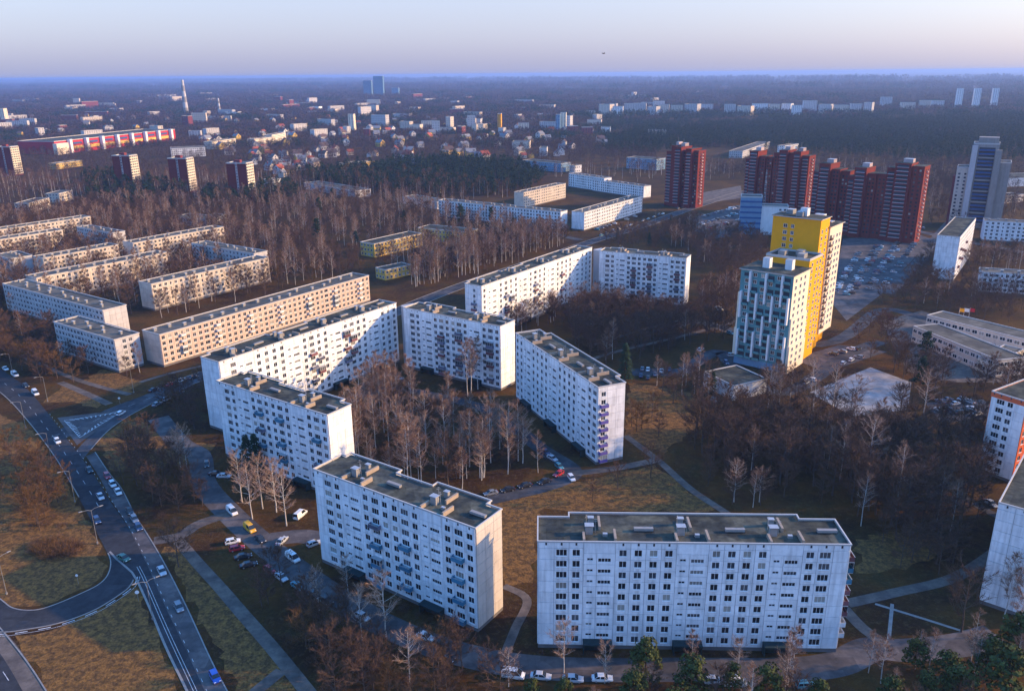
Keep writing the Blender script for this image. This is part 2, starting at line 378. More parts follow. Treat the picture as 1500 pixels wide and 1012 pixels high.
# service drives, paths
road('service_drive', [(232, 612), (262, 648), (292, 668), (300, 710), (340, 755), (390, 800), (445, 842), (510, 885), (570, 918), (650, 950), (745, 972), (850, 980), (1000, 980), (1150, 980), (1225, 972), (1275, 950), (1320, 952), (1400, 945), (1460, 930)], 7.5, 'asphalt_old', False)
road('parking_bay', [(395, 790), (440, 785), (470, 790)], 7, 'asphalt_old', False)
road('parking_bay', [(335, 752), (290, 768), (262, 785), (225, 792)], 4.2, 'footpath', False)
road('courtyard_drive', [(350, 665), (450, 610), (560, 572), (640, 580), (725, 605), (790, 655), (840, 690), (800, 712), (715, 732)], 6, 'asphalt', False)
road('courtyard_drive', [(835, 694), (900, 686), (965, 673)], 3.4, 'footpath', False)
road('footpath', [(262, 792), (290, 825), (322, 860), (352, 895), (400, 950), (450, 1012), (480, 1050)], 3.2, 'footpath', False)
road('footpath', [(412, 982), (360, 1025)], 3.0, 'footpath', False)
road('footpath', [(916, 638), (965, 675), (1010, 715), (1062, 750), (1120, 790)], 2.6, 'footpath', False)
road('footpath', [(738, 858), (772, 878), (755, 920), (738, 962)], 2.2, 'footpath', False)
road('footpath', [(1236, 890), (1262, 918), (1300, 946)], 3.0, 'footpath', False)
road('footpath', [(1240, 884), (1310, 868), (1400, 845), (1470, 800)], 3.2, 'footpath', False)
road('narrow_path', [(1282, 884), (1360, 908), (1450, 937)], 0.8, 'kerb', False)
road('narrow_path', [(1307, 884), (1302, 936)], 0.8, 'kerb', False)
road('footpath', [(820, 548), (885, 520), (1000, 492), (1080, 470)], 2.6, 'footpath', False)
road('footpath', [(870, 505), (960, 478), (1010, 470), (1075, 490)], 1.8, 'footpath', False)
road('footpath', [(88, 560), (130, 578), (160, 592)], 3, 'footpath', False)
road('footpath', [(30, 520), (110, 555), (190, 578)], 2.5, 'footpath', False)
road('footpath', [(205, 560), (245, 548), (300, 535)], 2.2, 'footpath', False)
road('tower_drive', [(1000, 545), (1050, 515), (1080, 540), (1150, 575), (1240, 520), (1290, 500)], 7, 'asphalt', False)
road('tower_drive', [(925, 545), (1000, 545)], 9, 'asphalt', False)
road('cross_street', [(1020, 470), (1200, 505), (1290, 455), (1350, 465), (1420, 480), (1560, 520)], 7, 'asphalt', False)
road('cross_street', [(1300, 430), (1345, 385), (1375, 345), (1400, 318), (1420, 300)], 8, 'asphalt_old', False)
road('far_avenue', [(700, 316), (850, 352)], 7, 'asphalt', False)
road('far_avenue', [(1090, 281), (1160, 287), (1230, 305), (1350, 340), (1500, 370)], 8, 'asphalt_old', False)
road('park_path', [(1360, 690), (1440, 745), (1500, 770)], 3, 'asphalt', False)
area('parking_lot', [(1215, 440), (1235, 350), (1340, 342), (1365, 350), (1290, 432), (1240, 470)], 'asphalt_old')
area('parking_lot', [(1010, 320), (1085, 300), (1090, 345), (1040, 350)], 'asphalt_old')
area('parking_lot', [(1160, 525), (1230, 505), (1300, 515), (1210, 545)], 'asphalt_old')
area('parking_lot', [(1355, 590), (1440, 585), (1470, 610), (1380, 620)], 'asphalt_old')
area('school_yard', [(1290, 470), (1350, 455), (1500, 505), (1500, 560), (1400, 560), (1330, 545)], 'footpath')
area('sports_court', [(1185, 575), (1275, 538), (1335, 560), (1330, 600), (1250, 610)], 'concrete')
area('sand_lot', [(1025, 283), (1085, 272), (1088, 290), (1020, 300)], 'footpath')
# ================================================================ apartment blocks
WIN = {'2': (1.6, 1.55, (0.5,)), '3': (2.3, 1.55, (0.33, 0.67)), '1': (0.95, 1.45, ()), 'd': (1.3, 1.5, (0.5,)), 'k': (2.3, 1.5, (0.5,)), 'l': (2.75, 0.9, (0.27, 0.52, 0.76)), 'p': (1.3, 0.6, (0.5,))}
PT = 0.2     # panel thickness
mat('orange_band', (0.62, 0.13, 0.05), 0.8, 0.06, 0.5)
def add_window(mb, cx, z0, kind, y=-0.06, glass='glass', frame='frame_white'):
    """frame, mullions and panes, in the plane y (outside is -y)"""
    w_, h, mul = WIN[kind]; x0 = cx - w_ / 2; x1 = cx + w_ / 2; z1 = z0 + h; t = 0.05
    mb.quad((x0 + t, y, z0 + t), (x1 - t, y, z0 + t), (x1 - t, y, z1 - t), (x0 + t, y, z1 - t), glass)
    for (a, b, c, d) in ((x0, x1, z0, z0 + t), (x0, x1, z1 - t, z1), (x0, x0 + t, z0 + t, z1 - t), (x1 - t, x1, z0 + t, z1 - t)):
        mb.quad((a, y - 0.03, c), (b, y - 0.03, c), (b, y - 0.03, d), (a, y - 0.03, d), frame)
    for f in mul:
        c = x0 + w_ * f
        mb.quad((c - 0.04, y - 0.03, z0 + t), (c + 0.04, y - 0.03, z0 + t), (c + 0.04, y - 0.03, z1 - t), (c - 0.04, y - 0.03, z1 - t), frame)
    if h > 1: mb.box(x0 - 0.05, -PT - 0.12, z0 - 0.13, x1 + 0.05, -0.02, z0 - 0.005, 'frame_white')     # sill
def add_panel(mb, x0, z0, w_, h, m, holes=(), gap=0.045):
    """slab of thickness PT with rectangular openings side by side: holes = (x0, x1, z0, z1)"""
    a, b, c, d = x0 + gap, x0 + w_ - gap, z0 + gap, z0 + h - gap; y = -PT
    def fr(p, q, r, s):
        if q - p > 1e-4 and s - r > 1e-4: mb.quad((p, y, r), (q, y, r), (q, y, s), (p, y, s), m)
    cur = a
    for (p, q, r, s) in sorted(holes):
        fr(cur, p, c, d); fr(p, q, c, r); fr(p, q, s, d); cur = q
        mb.quad((p, y, r), (p, 0, r), (p, 0, s), (p, y, s), m); mb.quad((q, 0, r), (q, y, r), (q, y, s), (q, 0, s), m)
        mb.quad((p, 0, r), (p, y, r), (q, y, r), (q, 0, r), m); mb.quad((p, y, s), (p, 0, s), (q, 0, s), (q, y, s), m)
    fr(cur, b, c, d)
    mb.quad((a, 0, c), (a, y, c), (a, y, d), (a, 0, d), m); mb.quad((b, y, c), (b, 0, c), (b, 0, d), (b, y, d), m)
    mb.quad((a, y, d), (b, y, d), (b, 0, d), (a, 0, d), m); mb.quad((a, 0, c), (b, 0, c), (b, y, c), (a, y, c), m)
CACHE = {}
def hole_of(cx, z0, kind):
    w_, h, _ = WIN[kind]; return (cx - w_ / 2, cx + w_ / 2, z0, z0 + h)
def panel_mesh(w_, h, kind, m):
    key = ('p', round(w_, 2), round(h, 2), kind, m)
    if key not in CACHE:
        mb = MB(); add_panel(mb, 0, 0, w_, h, m, panel_holes(w_, h, kind)); CACHE[key] = mb.mesh('panel')
    return CACHE[key]
def panel_wins(w_, h, kind):
    if kind in '123dk': return [(w_ / 2, 0.85, kind)]
    if kind == 'D': return [(w_ * 0.3, 0.85, 'd'), (w_ * 0.72, 0.85, '1')]
    if kind == 'S': return [(w_ * 0.5, h * 0.36, 'p')]
    if kind == 'T': return [(w_ * 0.42, h * 0.24, 'l')]
    return []
def panel_holes(w_, h, kind): return [hole_of(*q) for q in panel_wins(w_, h, kind)]
def window_mesh(kind):
    key = ('w', kind)
    if key not in CACHE:
        mb = MB(); add_window(mb, 0, 0, kind); CACHE[key] = mb.mesh('window')
    return CACHE[key]
def vent_mesh():
    if 'vent' not in CACHE:
        mb = MB(); mb.box(-0.19, -PT - 0.04, 0, 0.19, -PT, 0.6, 'door_dark'); CACHE['vent'] = mb.mesh('attic_vent')
    return CACHE['vent']
def balcony_mesh(w_, m, glazed=False, d=1.15, h=1.08):
    key = ('b', round(w_, 2), m, glazed)
    if key not in CACHE:
        mb = MB(); y = -PT
        mb.box(-w_ / 2, y - d, -0.12, w_ / 2, y - 0.003, 0.0, 'parapet')
        mb.box(-w_ / 2, y - d - 0.05, 0.003, w_ / 2, y - d + 0.02, h, m)
        for s in (-1, 1): mb.box(s * w_ / 2 - 0.035, y - d + 0.023, 0.003, s * w_ / 2 + 0.035, y - 0.003, h, m)
        mb.box(-w_ / 2 - 0.04, y - d - 0.08, h + 0.002, w_ / 2 + 0.04, y - d + 0.05, h + 0.06, 'metal_light')
        if glazed:
            mb.box(-w_ / 2 + 0.02, y - d, h + 0.063, w_ / 2 - 0.02, y - d + 0.03, 2.5, 'glass')
            for q in (-0.5, -0.17, 0.17, 0.5): mb.box(q * (w_ - .12) - 0.04, y - d - 0.03, h + 0.063, q * (w_ - .12) + 0.04, y - d - 0.002, 2.5, 'frame_white')
            mb.box(-w_ / 2 - 0.05, y - d - 0.06, 2.503, w_ / 2 + 0.05, y - 0.003, 2.6, 'metal_light')
        CACHE[key] = mb.mesh('balcony')
    return CACHE[key]
rb = random.Random(11)
def facade(root, org, rz, cols, rows, sh, base, attic, pm, sepw=True, sepp=True, bal=None, balmats=('balcony_teal',), vents=True, porch=True, gm='glass'):
    """cols: [(width, kind)], kind '2','3','1','d','k','D' windows, 'b' blank, 's' stair bay. bal: {column: (rows, wide)}"""
    ca, sa = math.cos(rz), math.sin(rz)
    def at(x, z): return (org[0] + x * ca, org[1] + x * sa, z)
    PB, WB = MB(), MB()
    def panel(x, z, w_, h, kind):
        if sepp: put('panel', panel_mesh(w_, h, kind, pm), root, at(x, z), rz)
        else: add_panel(PB, x, z, w_, h, pm, [(a + x, b + x, c + z, d + z) for a, b, c, d in panel_holes(w_, h, kind)])
        for (cx, z0, k) in panel_wins(w_, h, kind):
            if sepw: put('window', window_mesh(k), root, at(x + cx, z + z0), rz)
            else: add_window(WB, x + cx, z + z0, k, glass=gm)
    x = 0.0
    for ci, (w_, kind) in enumerate(cols):
        if kind == 's':
            lw = w_ * 0.42; off = -0.45 * sh
            top = base + rows * sh + attic
            for r in range(1, rows):
                z = base + r * sh + off
                panel(x, z, lw, sh, 'S'); panel(x + lw, z, w_ - lw, sh, 'T')
            zt = base + rows * sh + off
            panel(x, zt, w_, top - zt, 'b')
            z0 = base + sh + off
            if porch:
                panel(x, base, w_, z0 - base, 'b')
                pk = ('porch', round(w_, 1))
                if pk not in CACHE:
                    mb = MB(); hp = base + sh + off
                    mb.box(-w_ / 2 + 0.2, -PT - 2.2, hp - 0.15, w_ / 2 - 0.2, -PT - 0.005, hp + 0.18, 'canopy_green')
                    mb.box(-w_ / 2 + 0.25, -PT - 1.9, 0, -w_ / 2 + 0.5, -PT - 0.005, hp - 0.153, 'canopy_green')
                    mb.box(w_ / 2 - 0.5, -PT - 1.9, 0, w_ / 2 - 0.25, -PT - 0.005, hp - 0.153, 'canopy_green')
                    mb.box(-w_ / 2 + 0.503, -PT - 0.5, 0, w_ / 2 - 0.503, -PT - 0.005, hp - 0.153, 'canopy_green')
                    CACHE[pk] = mb.mesh('entrance_porch')
                    mb = MB(); mb.box(-0.6, -PT - 0.56, 0.1, 0.6, -PT - 0.503, 2.0, 'door_dark'); CACHE['pdoor'] = mb.mesh('door')
                po = put('entrance_porch', CACHE[pk], root, at(x + w_ / 2, 0), rz)
                put('door', CACHE['pdoor'], po, (0, 0, 0))
            else: panel(x, base, w_, z0 - base, 'b')
        else:
            for r in range(rows): panel(x, base + r * sh, w_, sh, kind)
            if attic > 0.3:
                panel(x, base + rows * sh, w_, attic, 'b')
                if vents:
                    if sepp: put('attic_vent', vent_mesh(), root, at(x + w_ / 2, base + rows * sh + attic * 0.42), rz)
                    else: WB.box(x + w_ / 2 - 0.14, -PT - 0.04, base + rows * sh + attic * 0.42, x + w_ / 2 + 0.14, -PT, base + rows * sh + attic * 0.42 + 0.4, 'door_dark')
            if bal and ci in bal:
                rws, bw = bal[ci]
                for r in rws:
                    bm = rb.choice(balmats)
                    put('balcony', balcony_mesh(min(bw, w_ - 0.1), bm, rb.random() < 0.25), root, at(x + w_ / 2, base + r * sh + 0.03), rz)
        x += w_
    if PB.v: stuffpart(put('wall_cladding', PB, root, (org[0], org[1], 0), rz))
    if WB.v: stuffpart(put('window_rows', WB, root, (org[0], org[1], 0), rz))
def fit(cols, L):
    t = sum(c[0] for c in cols); return [(c[0] * L / t, c[1]) for c in cols]
def gable_cols(D, kind='b', n=None):
    n = n or max(2, round(D / 3.2)); return [(D / n, kind)] * n
def ring(mb, poly, t, z0, z1, m):
    """closed wall of thickness t standing inside a polygon (counter-clockwise)"""
    n = len(poly); inn = []
    for i in range(n):
        p0, p1, p2 = Vector(poly[i - 1]), Vector(poly[i]), Vector(poly[(i + 1) % n])
        d1 = (p1 - p0).normalized(); d2 = (p2 - p1).normalized()
        n1 = Vector((-d1.y, d1.x)); n2 = Vector((-d2.y, d2.x)); b = (n1 + n2); b = b / max(1e-6, b.dot(n1))
        inn.append(tuple(p1 + b * t))
    for i in range(n):
        j = (i + 1) % n; a, b, c, d = poly[i], poly[j], inn[j], inn[i]
        mb.quad((*a, z0), (*b, z0), (*b, z1), (*a, z1), m); mb.quad((*a, z1), (*b, z1), (*c, z1), (*d, z1), m)
        mb.quad((*c, z0), (*d, z0), (*d, z1), (*c, z1), m)
        mb.quad((*b, z0), (*a, z0), (*d, z0), (*c, z0), m)
def outline(L, D, ext, e=1.9, grow=0.0):
    p = [(-grow, -grow), (L + grow, -grow), (L + grow, D + grow)]
    for (a, b) in sorted(ext, reverse=True):
        p += [(b + grow, D + grow), (b + grow, D + e + grow), (a - grow, D + e + grow), (a - grow, D + grow)]
    p += [(-grow, D + grow)]
    out = []
    for q in p:
        if not out or math.hypot(q[0] - out[-1][0], q[1] - out[-1][1]) > 1e-3: out.append(q)
    return out
def corners(fl, fr, z):
    a = Vector(g(*fl, z)); b = Vector(g(*fr, z)); d = b - a
    return a, math.atan2(d.y, d.x), d.length
GRID = R(-34.6)
def snap(a, tol=5):
    for q in (GRID, GRID + math.pi / 2, GRID + math.pi, GRID - math.pi / 2):
        df = (a - q + math.pi) % (2 * math.pi) - math.pi
        if abs(df) < R(tol): return q
    return a
def block(name, label, fl, fr, depth, rows, cols, z=None, sh=2.75, base=1.0, attic=1.7, pm='panel_white', sepw=True, sepp=True, bal=None,
          balmats=('balcony_teal',), gL='b', gR='b', gable_m=None, ext=(), nine=True, group=None, cat='apartment block', gm='glass', roofm='bitumen', dosnap=True,
          lcols=None, rcols=None, lbal=None, rbal=None, gsep=None, core='core_wall', back=False, ang_=None, len_=None):
    H_ = base + rows * sh + attic; z = z or H_
    a, ang, L = corners(fl, fr, z)
    if dosnap: ang = snap(ang)
    if ang_ is not None: ang = ang_
    if len_: L = len_
    RECTS.append((a.x, a.y, ang, L, depth))
    root = thing(name, label, cat, (a.x, a.y, 0), ang, group)
    L -= 2 * PT; depth -= 2 * PT
    root.location = (a.x + PT * (math.cos(ang) - math.sin(ang)), a.y + PT * (math.sin(ang) + math.cos(ang)), 0)
    ol = outline(L, depth, ext)
    mb = MB(); mb.prism(ol, base, H_ - 0.55, core); put('wall', mb, root)
    mb = MB(); mb.prism(outline(L, depth, ext, grow=0.06), 0, base + 0.002, 'plinth', top='plinth'); put('plinth', mb, root)
    mb = MB(); mb.sheet(ol, H_ - 0.6, roofm)
    rf = put('roof', mb, root)
    mb = MB(); ring(mb, outline(L, depth, ext, grow=PT + 0.06), 0.3, H_ - 0.35, H_ + 0.03, 'parapet'); put('parapet', mb, rf)
    facade(root, (0, 0), 0, fit(cols, L), rows, sh, base, attic, pm, sepw, sepp, bal, balmats, gm=gm, vents=nine)
    gs = sepp if gsep is None else gsep
    facade(root, (L, 0), math.pi / 2, fit(rcols or gable_cols(depth, gR), depth), rows, sh, base, attic, gable_m or pm, sepw, gs, rbal, balmats, vents=False, gm=gm)
    facade(root, (0, depth), -math.pi / 2, fit(lcols or gable_cols(depth, gL), depth), rows, sh, base, attic, gable_m or pm, sepw, gs, lbal, balmats, vents=False, gm=gm)
    if back:
        facade(root, (L, depth), math.pi, fit(cols, L), rows, sh, base, attic, pm, False, False, gm=gm, vents=False, porch=False)
    # roof furniture
    zr = H_ - 0.6; rr = random.Random(len(RECTS)); x = 0.0
    for (w_, k) in fit(cols, L):
        if nine and k == 's':
            key = ('fw', round(depth, 1))
            if key not in CACHE:
                mb = MB(); mb.box(-0.25, 0.25, 0, 0.25, depth * 0.42, 1.15, 'firewall'); CACHE[key] = mb.mesh('fire_wall')
                mb = MB(); mb.box(-0.25, depth * 0.52, 0, 0.25, depth - 0.2, 1.05, 'firewall'); CACHE[('fw2', round(depth, 1))] = mb.mesh('fire_wall')
                mb = MB(); mb.box(-0.8, -0.6, 0, 0.8, 0.6, 1.9, 'vent_grey'); mb.box(-1.0, -0.8, 2.1, 1.0, 0.8, 2.22, 'metal_light')
                for q in (-0.7, 0.7): mb.box(q - 0.06, -0.5, 1.9, q + 0.06, 0.5, 2.1, 'door_dark')
                CACHE['vstack'] = mb.mesh('ventilation_stack')
                mb = MB(); mb.box(-2.1, -0.45, 0.25, 2.1, 0.45, 0.85, 'vent_grey'); mb.box(-2.2, -0.4, 0, -1.7, 0.4, 0.247, 'door_dark'); mb.box(1.7, -0.4, 0, 2.2, 0.4, 0.247, 'door_dark'); CACHE['vbox'] = mb.mesh('ventilation_duct')
                mb = MB(); mb.tube([(0, 0, 0), (0, 0, 3.4)], [0.05, 0.03], 'metal_light', 4); mb.tube([(-0.5, 0, 2.8), (0.5, 0, 2.8)], [0.03, 0.03], 'metal_light', 4); mb.tube([(-0.35, 0, 3.2), (0.35, 0, 3.2)], [0.03, 0.03], 'metal_light', 4); CACHE['ant'] = mb.mesh('antenna')
                mb = MB(); mb.box(-0.5, -0.35, 0, 0.5, 0.35, 0.7, 'vent_grey', tm='metal_light'); CACHE['hatch'] = mb.mesh('roof_hatch')
            put('fire_wall', CACHE[key], rf, (x + w_, 0, zr)); put('fire_wall', CACHE[('fw2', round(depth, 1))], rf, (x + w_ * 0.55, 0, zr))
            put('fire_wall', CACHE[key], rf, (x + 0.1, 0, zr - 0.25), scl=(1, 0.8, 1))
            put('ventilation_stack', CACHE['vstack'], rf, (x + w_ * 0.2, depth * 0.4, zr)); put('ventilation_stack', CACHE['vstack'], rf, (x + w_ * 0.28, depth * 0.8, zr), scl=(.7, .7, .8))
            put('antenna', CACHE['ant'], rf, (x + w_ * 0.4, depth * 0.45, zr)); put('antenna', CACHE['ant'], rf, (x + w_ * 0.12, depth * 0.62, zr), rz=1.0)
            put('roof_hatch', CACHE['hatch'], rf, (x + w_ * 0.7, depth * 0.3, zr))
            put('ventilation_duct', CACHE['vbox'], rf, (min(x + w_ + 6.5, L - 3), depth * 0.52, zr))
        x += w_
    if not nine:
        if 'chim' not in CACHE:
            mb = MB(); mb.box(-0.7, -0.45, 0, 0.7, 0.45, 1.3, 'vent_grey'); mb.box(-0.85, -0.6, 1.303, 0.85, 0.6, 1.42, 'parapet'); CACHE['chim'] = mb.mesh('chimney')
        q = 3.0
        while q < L - 2:
            put('chimney', CACHE['chim'], rf, (q, depth * rr.choice((0.35, 0.62)), zr)); q += rr.uniform(5, 8.5)
    root['h'] = H_; return root, a, ang, L
SM = [(3.25, '2')]
S_ = [(6.8, 's')]
# the nine-storey white panel blocks around the courtyards
colsA = [(3.4, 'b'), (3.2, '3'), (3.1, '2')] + S_ + SM * 4 + S_ + SM * 4 + S_ + [(3.1, '2'), (3.2, '3'), (3.4, 'b')]
block('apartment_block', 'white nine-storey panel block with three dark green entrance porches and no balconies in front', (787, 792), (1248, 797), 10.4, 9, colsA,
      ext=((7, 58),), rcols=[(3.2, '3'), (3.5, 'b'), (3.5, 'b')], rbal={0: (range(1, 9), 3.0)}, balmats=('balcony_teal', 'balcony_white', 'balcony_maroon'))
colsB = [(3.3, 'b'), (3.3, '3'), (3.2, '2')] + S_ + [(3.2, '2'), (3.3, '3'), (3.2, '2')] * 2 + S_ + [(3.2, '2'), (3.3, '3'), (3.2, '2')]
balB = {5: ((6, 4, 2, 0), 3.1), 8: ((5, 3, 1), 3.1), 12: ((6, 4, 2, 0), 3.1)}
block('apartment_block', 'white nine-storey block with teal balconies and a corrugated tan end wall', (458, 686), (697, 773), 10.2, 9, colsB,
      bal=balB, balmats=('balcony_teal', 'balcony_teal', 'balcony_teal', 'balcony_slate'), gable_m='panel_corrugated', ext=((1.5, 19), (31, 47)))
block('apartment_block', 'white nine-storey block with teal balconies and a plain pink-lit end wall behind birches', (316, 557), (478, 608), 10.0, 9, colsB,
      bal={5: ((7, 5, 3, 1), 3.1), 8: ((7, 4, 2), 3.1), 12: ((6, 3, 1), 3.1)}, balmats=('balcony_teal', 'balcony_teal', 'balcony_slate'), ext=((1.5, 19), (31, 47)))
colsD = [(3.4, 'b'), (3.2, '3')] + S_ + SM * 4 + S_ + [(3.2, '2'), (3.3, '3'), (3.2, '2'), (3.2, '2')] + S_ + [(3.2, '2'), (3.3, '3'), (3.2, '2'), (3.2, '2')] + S_ + SM * 3
block('apartment_block', 'longest sunlit white nine-storey block with maroon balconies, facing the courtyard birches', (320, 530), (585, 444), 10.4, 9, colsD,
      bal={9: ((6, 4, 2), 3.1), 10: ((5, 3), 3.1), 13: ((7, 5, 3), 3.1), 14: ((6, 4), 3.1)}, balmats=('balcony_maroon', 'balcony_slate', 'balcony_maroon'), gsep=False, ext=((4, 30), (50, 80)))
block('apartment_block', 'white nine-storey block with dark balconies joined at a corner to the longest sunlit block', (590, 450), (734.5, 477), 10.4, 9, colsB,
      bal={5: ((6, 5, 4, 3, 1, 0), 3.1), 8: ((7, 6, 3, 2, 1), 3.1), 12: ((6, 5, 3, 1), 3.1)}, balmats=('balcony_maroon', 'balcony_slate'), sepp=False, ext=((3, 19), (31, 45)))
colsF = [(3.2, '2')] * 2 + S_ + SM * 4 + S_ + SM * 4 + S_ + [(3.1, '2'), (3.2, '3')]
block('apartment_block', 'white nine-storey block with a column of purple balconies on its end wall', (755, 487), (876, 567), 10.4, 9, colsF,
      ext=((6, 57),), rcols=[(0.6, 'b'), (2.9, '2'), (3.4, 'b'), (3.3, 'b')], rbal={1: (range(0, 8), 2.9)}, balmats=('balcony_purple',))
colsG = [(3.2, '2')] + S_ + [(3.2, '2'), (3.3, '3'), (3.2, '2'), (3.2, '2')] + S_ + [(3.2, '2'), (3.3, '3'), (3.2, '2'), (3.2, '2')] + S_ + [(3.2, '2'), (3.3, '3'), (3.2, '2'), (3.2, '2')] + S_ + SM * 3
block('apartment_block', 'white nine-storey block beside the wide street with rusty dark balconies on its long sunny side', (705, 419), (869, 362), 10.0, 9, colsG,
      bal={3: ((6, 4, 3), 3.1), 4: ((5, 2), 3.1), 8: ((6, 5, 3), 3.1), 9: ((4, 2), 3.1), 13: ((6, 3), 3.1)}, balmats=('balcony_maroon', 'balcony_slate'), sepw=False, sepp=False, ext=((4, 30), (50, 90)), lcols=[(4.5, 'b'), (3, 'd'), (3, 'b')], lbal={1: (range(1, 7), 2.8)})
block('apartment_block', 'white nine-storey block with dark balconies, its sunlit end wall turned to the yellow tower', (878, 367), (1006, 378), 9.5, 9, colsB,
      bal={5: ((6, 5, 4, 3, 1, 0), 3.1), 8: ((7, 6, 5, 3, 2, 1), 3.1), 12: ((6, 5, 3, 1), 3.1)}, balmats=('balcony_maroon', 'balcony_slate'), sepw=False, sepp=False, ext=((3, 19), (31, 45)))
# low links that close the courtyard corners between blocks
def link_wall(name, label, p0, p1, th, h):
    a = Vector(p0); b = Vector(p1); d = b - a; ang = math.atan2(d.y, d.x)
    t = thing(name, label, 'wall', (a.x, a.y, 0), ang); mb = MB(); mb.box(0, 0, 0, d.length, th, h, 'core_wall'); put('wall', mb, t)
    mb = MB(); mb.box(-0.1, -0.1, h + 0.003, d.length + 0.1, th + 0.1, h + 0.25, 'parapet'); put('coping', mb, t)
link_wall('corner_link', 'narrow grey link closing the corner between two white courtyard blocks', (-48.2, 341.5), (-46.0, 338.5), 6, 26.5)
link_wall('corner_link', 'narrow grey link between the white blocks beside the wide street', (47.0, 456.5), (50.0, 452.5), 6, 26.5)
# five-storey blocks
def five(name, label, fl, fr, depth, pm='panel_cream', sep=False, seg=None, dark=False, group=None, sepw=None, rows=5, cat='apartment block', bal=True, **kw):
    a, ang, L = corners(fl, fr, 15.3 if rows == 5 else 1.0 + rows * 2.7 + 0.8)
    n = max(1, round(L / 18.6)); cols = []
    for i in range(n): cols += [(2.9, '2'), (3.1, 'k' if i % 2 else '2'), (2.9, '2'), (2.6, '1'), (2.9, '2'), (3.1, '2')]
    b = None
    if bal:
        rq = random.Random(int(fl[0] * 7 + fl[1])); b = {}
        for i in range(n): b[i * 6 + 3] = ([r for r in range(1, rows) ], 2.4)
    return block(name, label, fl, fr, depth, rows, cols, sh=2.7, base=1.0, attic=0.8, pm=pm, sepw=sep if sepw is None else sepw, sepp=False, nine=False, group=group, roofm='bitumen_light', bal=b, balmats=('balcony_white',), cat=cat, **kw)
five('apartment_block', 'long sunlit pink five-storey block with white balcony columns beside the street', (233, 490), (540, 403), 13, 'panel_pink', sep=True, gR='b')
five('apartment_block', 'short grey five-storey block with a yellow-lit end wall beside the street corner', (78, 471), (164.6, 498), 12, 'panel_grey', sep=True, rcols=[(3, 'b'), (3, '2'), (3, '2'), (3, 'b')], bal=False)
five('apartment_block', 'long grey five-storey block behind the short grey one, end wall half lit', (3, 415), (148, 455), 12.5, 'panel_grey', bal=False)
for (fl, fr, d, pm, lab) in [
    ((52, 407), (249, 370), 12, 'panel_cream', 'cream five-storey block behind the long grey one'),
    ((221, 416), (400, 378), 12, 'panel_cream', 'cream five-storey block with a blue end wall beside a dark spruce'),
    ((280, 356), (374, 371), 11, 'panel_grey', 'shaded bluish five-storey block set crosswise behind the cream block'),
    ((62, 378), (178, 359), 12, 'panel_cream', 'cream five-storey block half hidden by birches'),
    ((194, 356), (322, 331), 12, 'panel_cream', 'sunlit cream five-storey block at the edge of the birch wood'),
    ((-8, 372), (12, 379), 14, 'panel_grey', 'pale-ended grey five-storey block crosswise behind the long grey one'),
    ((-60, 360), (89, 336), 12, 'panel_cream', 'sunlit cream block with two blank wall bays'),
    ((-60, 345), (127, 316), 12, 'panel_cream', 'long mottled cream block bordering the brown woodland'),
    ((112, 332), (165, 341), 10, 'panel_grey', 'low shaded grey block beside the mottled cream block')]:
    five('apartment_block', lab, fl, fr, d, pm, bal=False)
# white blocks beyond the wood
five('apartment_block', 'long shaded white five-storey block at the far edge of the birch wood', (642, 293), (823, 310), 11, 'panel_white', bal=False)
five('apartment_block', 'white five-storey block lit along the wide street', (856, 311), (939, 287), 12, 'panel_white', bal=False)
five('apartment_block', 'cream five-storey block in front of the dark pine wood', (767, 282), (833, 269), 11, 'panel_cream', bal=False)
five('apartment_block', 'shaded white block with stepped roof behind the cream block', (833, 254), (885, 261), 11, 'panel_white', bal=False)
five('apartment_block', 'white four-storey block stepping down towards the street', (868, 263), (943, 273), 11, 'panel_white', bal=False, rows=4)
# right-hand side
gw = [(3.4, 'b'), (3.2, '2'), (3.2, '2'), (3.2, 'b')]
obr = block('apartment_block', 'white nine-storey block with orange band under the roof', (1453, 572), (1512, 592), 60, 9, [(1.5, 'b'), (3, '3'), (3, '2'), (3, 'b')], gable_m='orange_band', ang_=R(-58), len_=10.6, core='core_wall', rcols=SM * 18, sepw=True, gsep=False)
block('apartment_block', 'bluish white nine-storey block with a blank end wall behind a pink birch', (1463, 735), (1524, 760), 55, 9, [(3.3, 'b')] * 4, ang_=R(-40), len_=14, rcols=SM * 16, gsep=False)
block('apartment_block', 'white nine-storey block with a blank end wall beside the big car park', (1373, 344), (1403, 349), 78, 9, [(3.3, 'b')] * 4, ang_=GRID, len_=12.5, rcols=[(3.2, '2'), (3.2, '3')] * 12, rbal={3: ((6, 4, 2), 3), 7: ((5, 3), 3), 11: ((6, 4), 3)}, balmats=('balcony_maroon',), sepw=False, sepp=False)
five('apartment_block', 'white five-storey block with teal stair bays beside the grey tower', (1443, 323), (1540, 328), 12, 'panel_white', bal=False, dosnap=False)
five('apartment_block', 'low white block behind bare trees near the school', (1440, 398), (1540, 404), 12, 'panel_white', bal=False, dosnap=False, rows=4)

mb = MB(); L_ = obr[3]
mb.box(-PT - .03, -PT - .03, 25.6, L_ + PT + .03, -PT - .004, 27.4, 'orange_band'); put('orange_band', mb, obr[0])
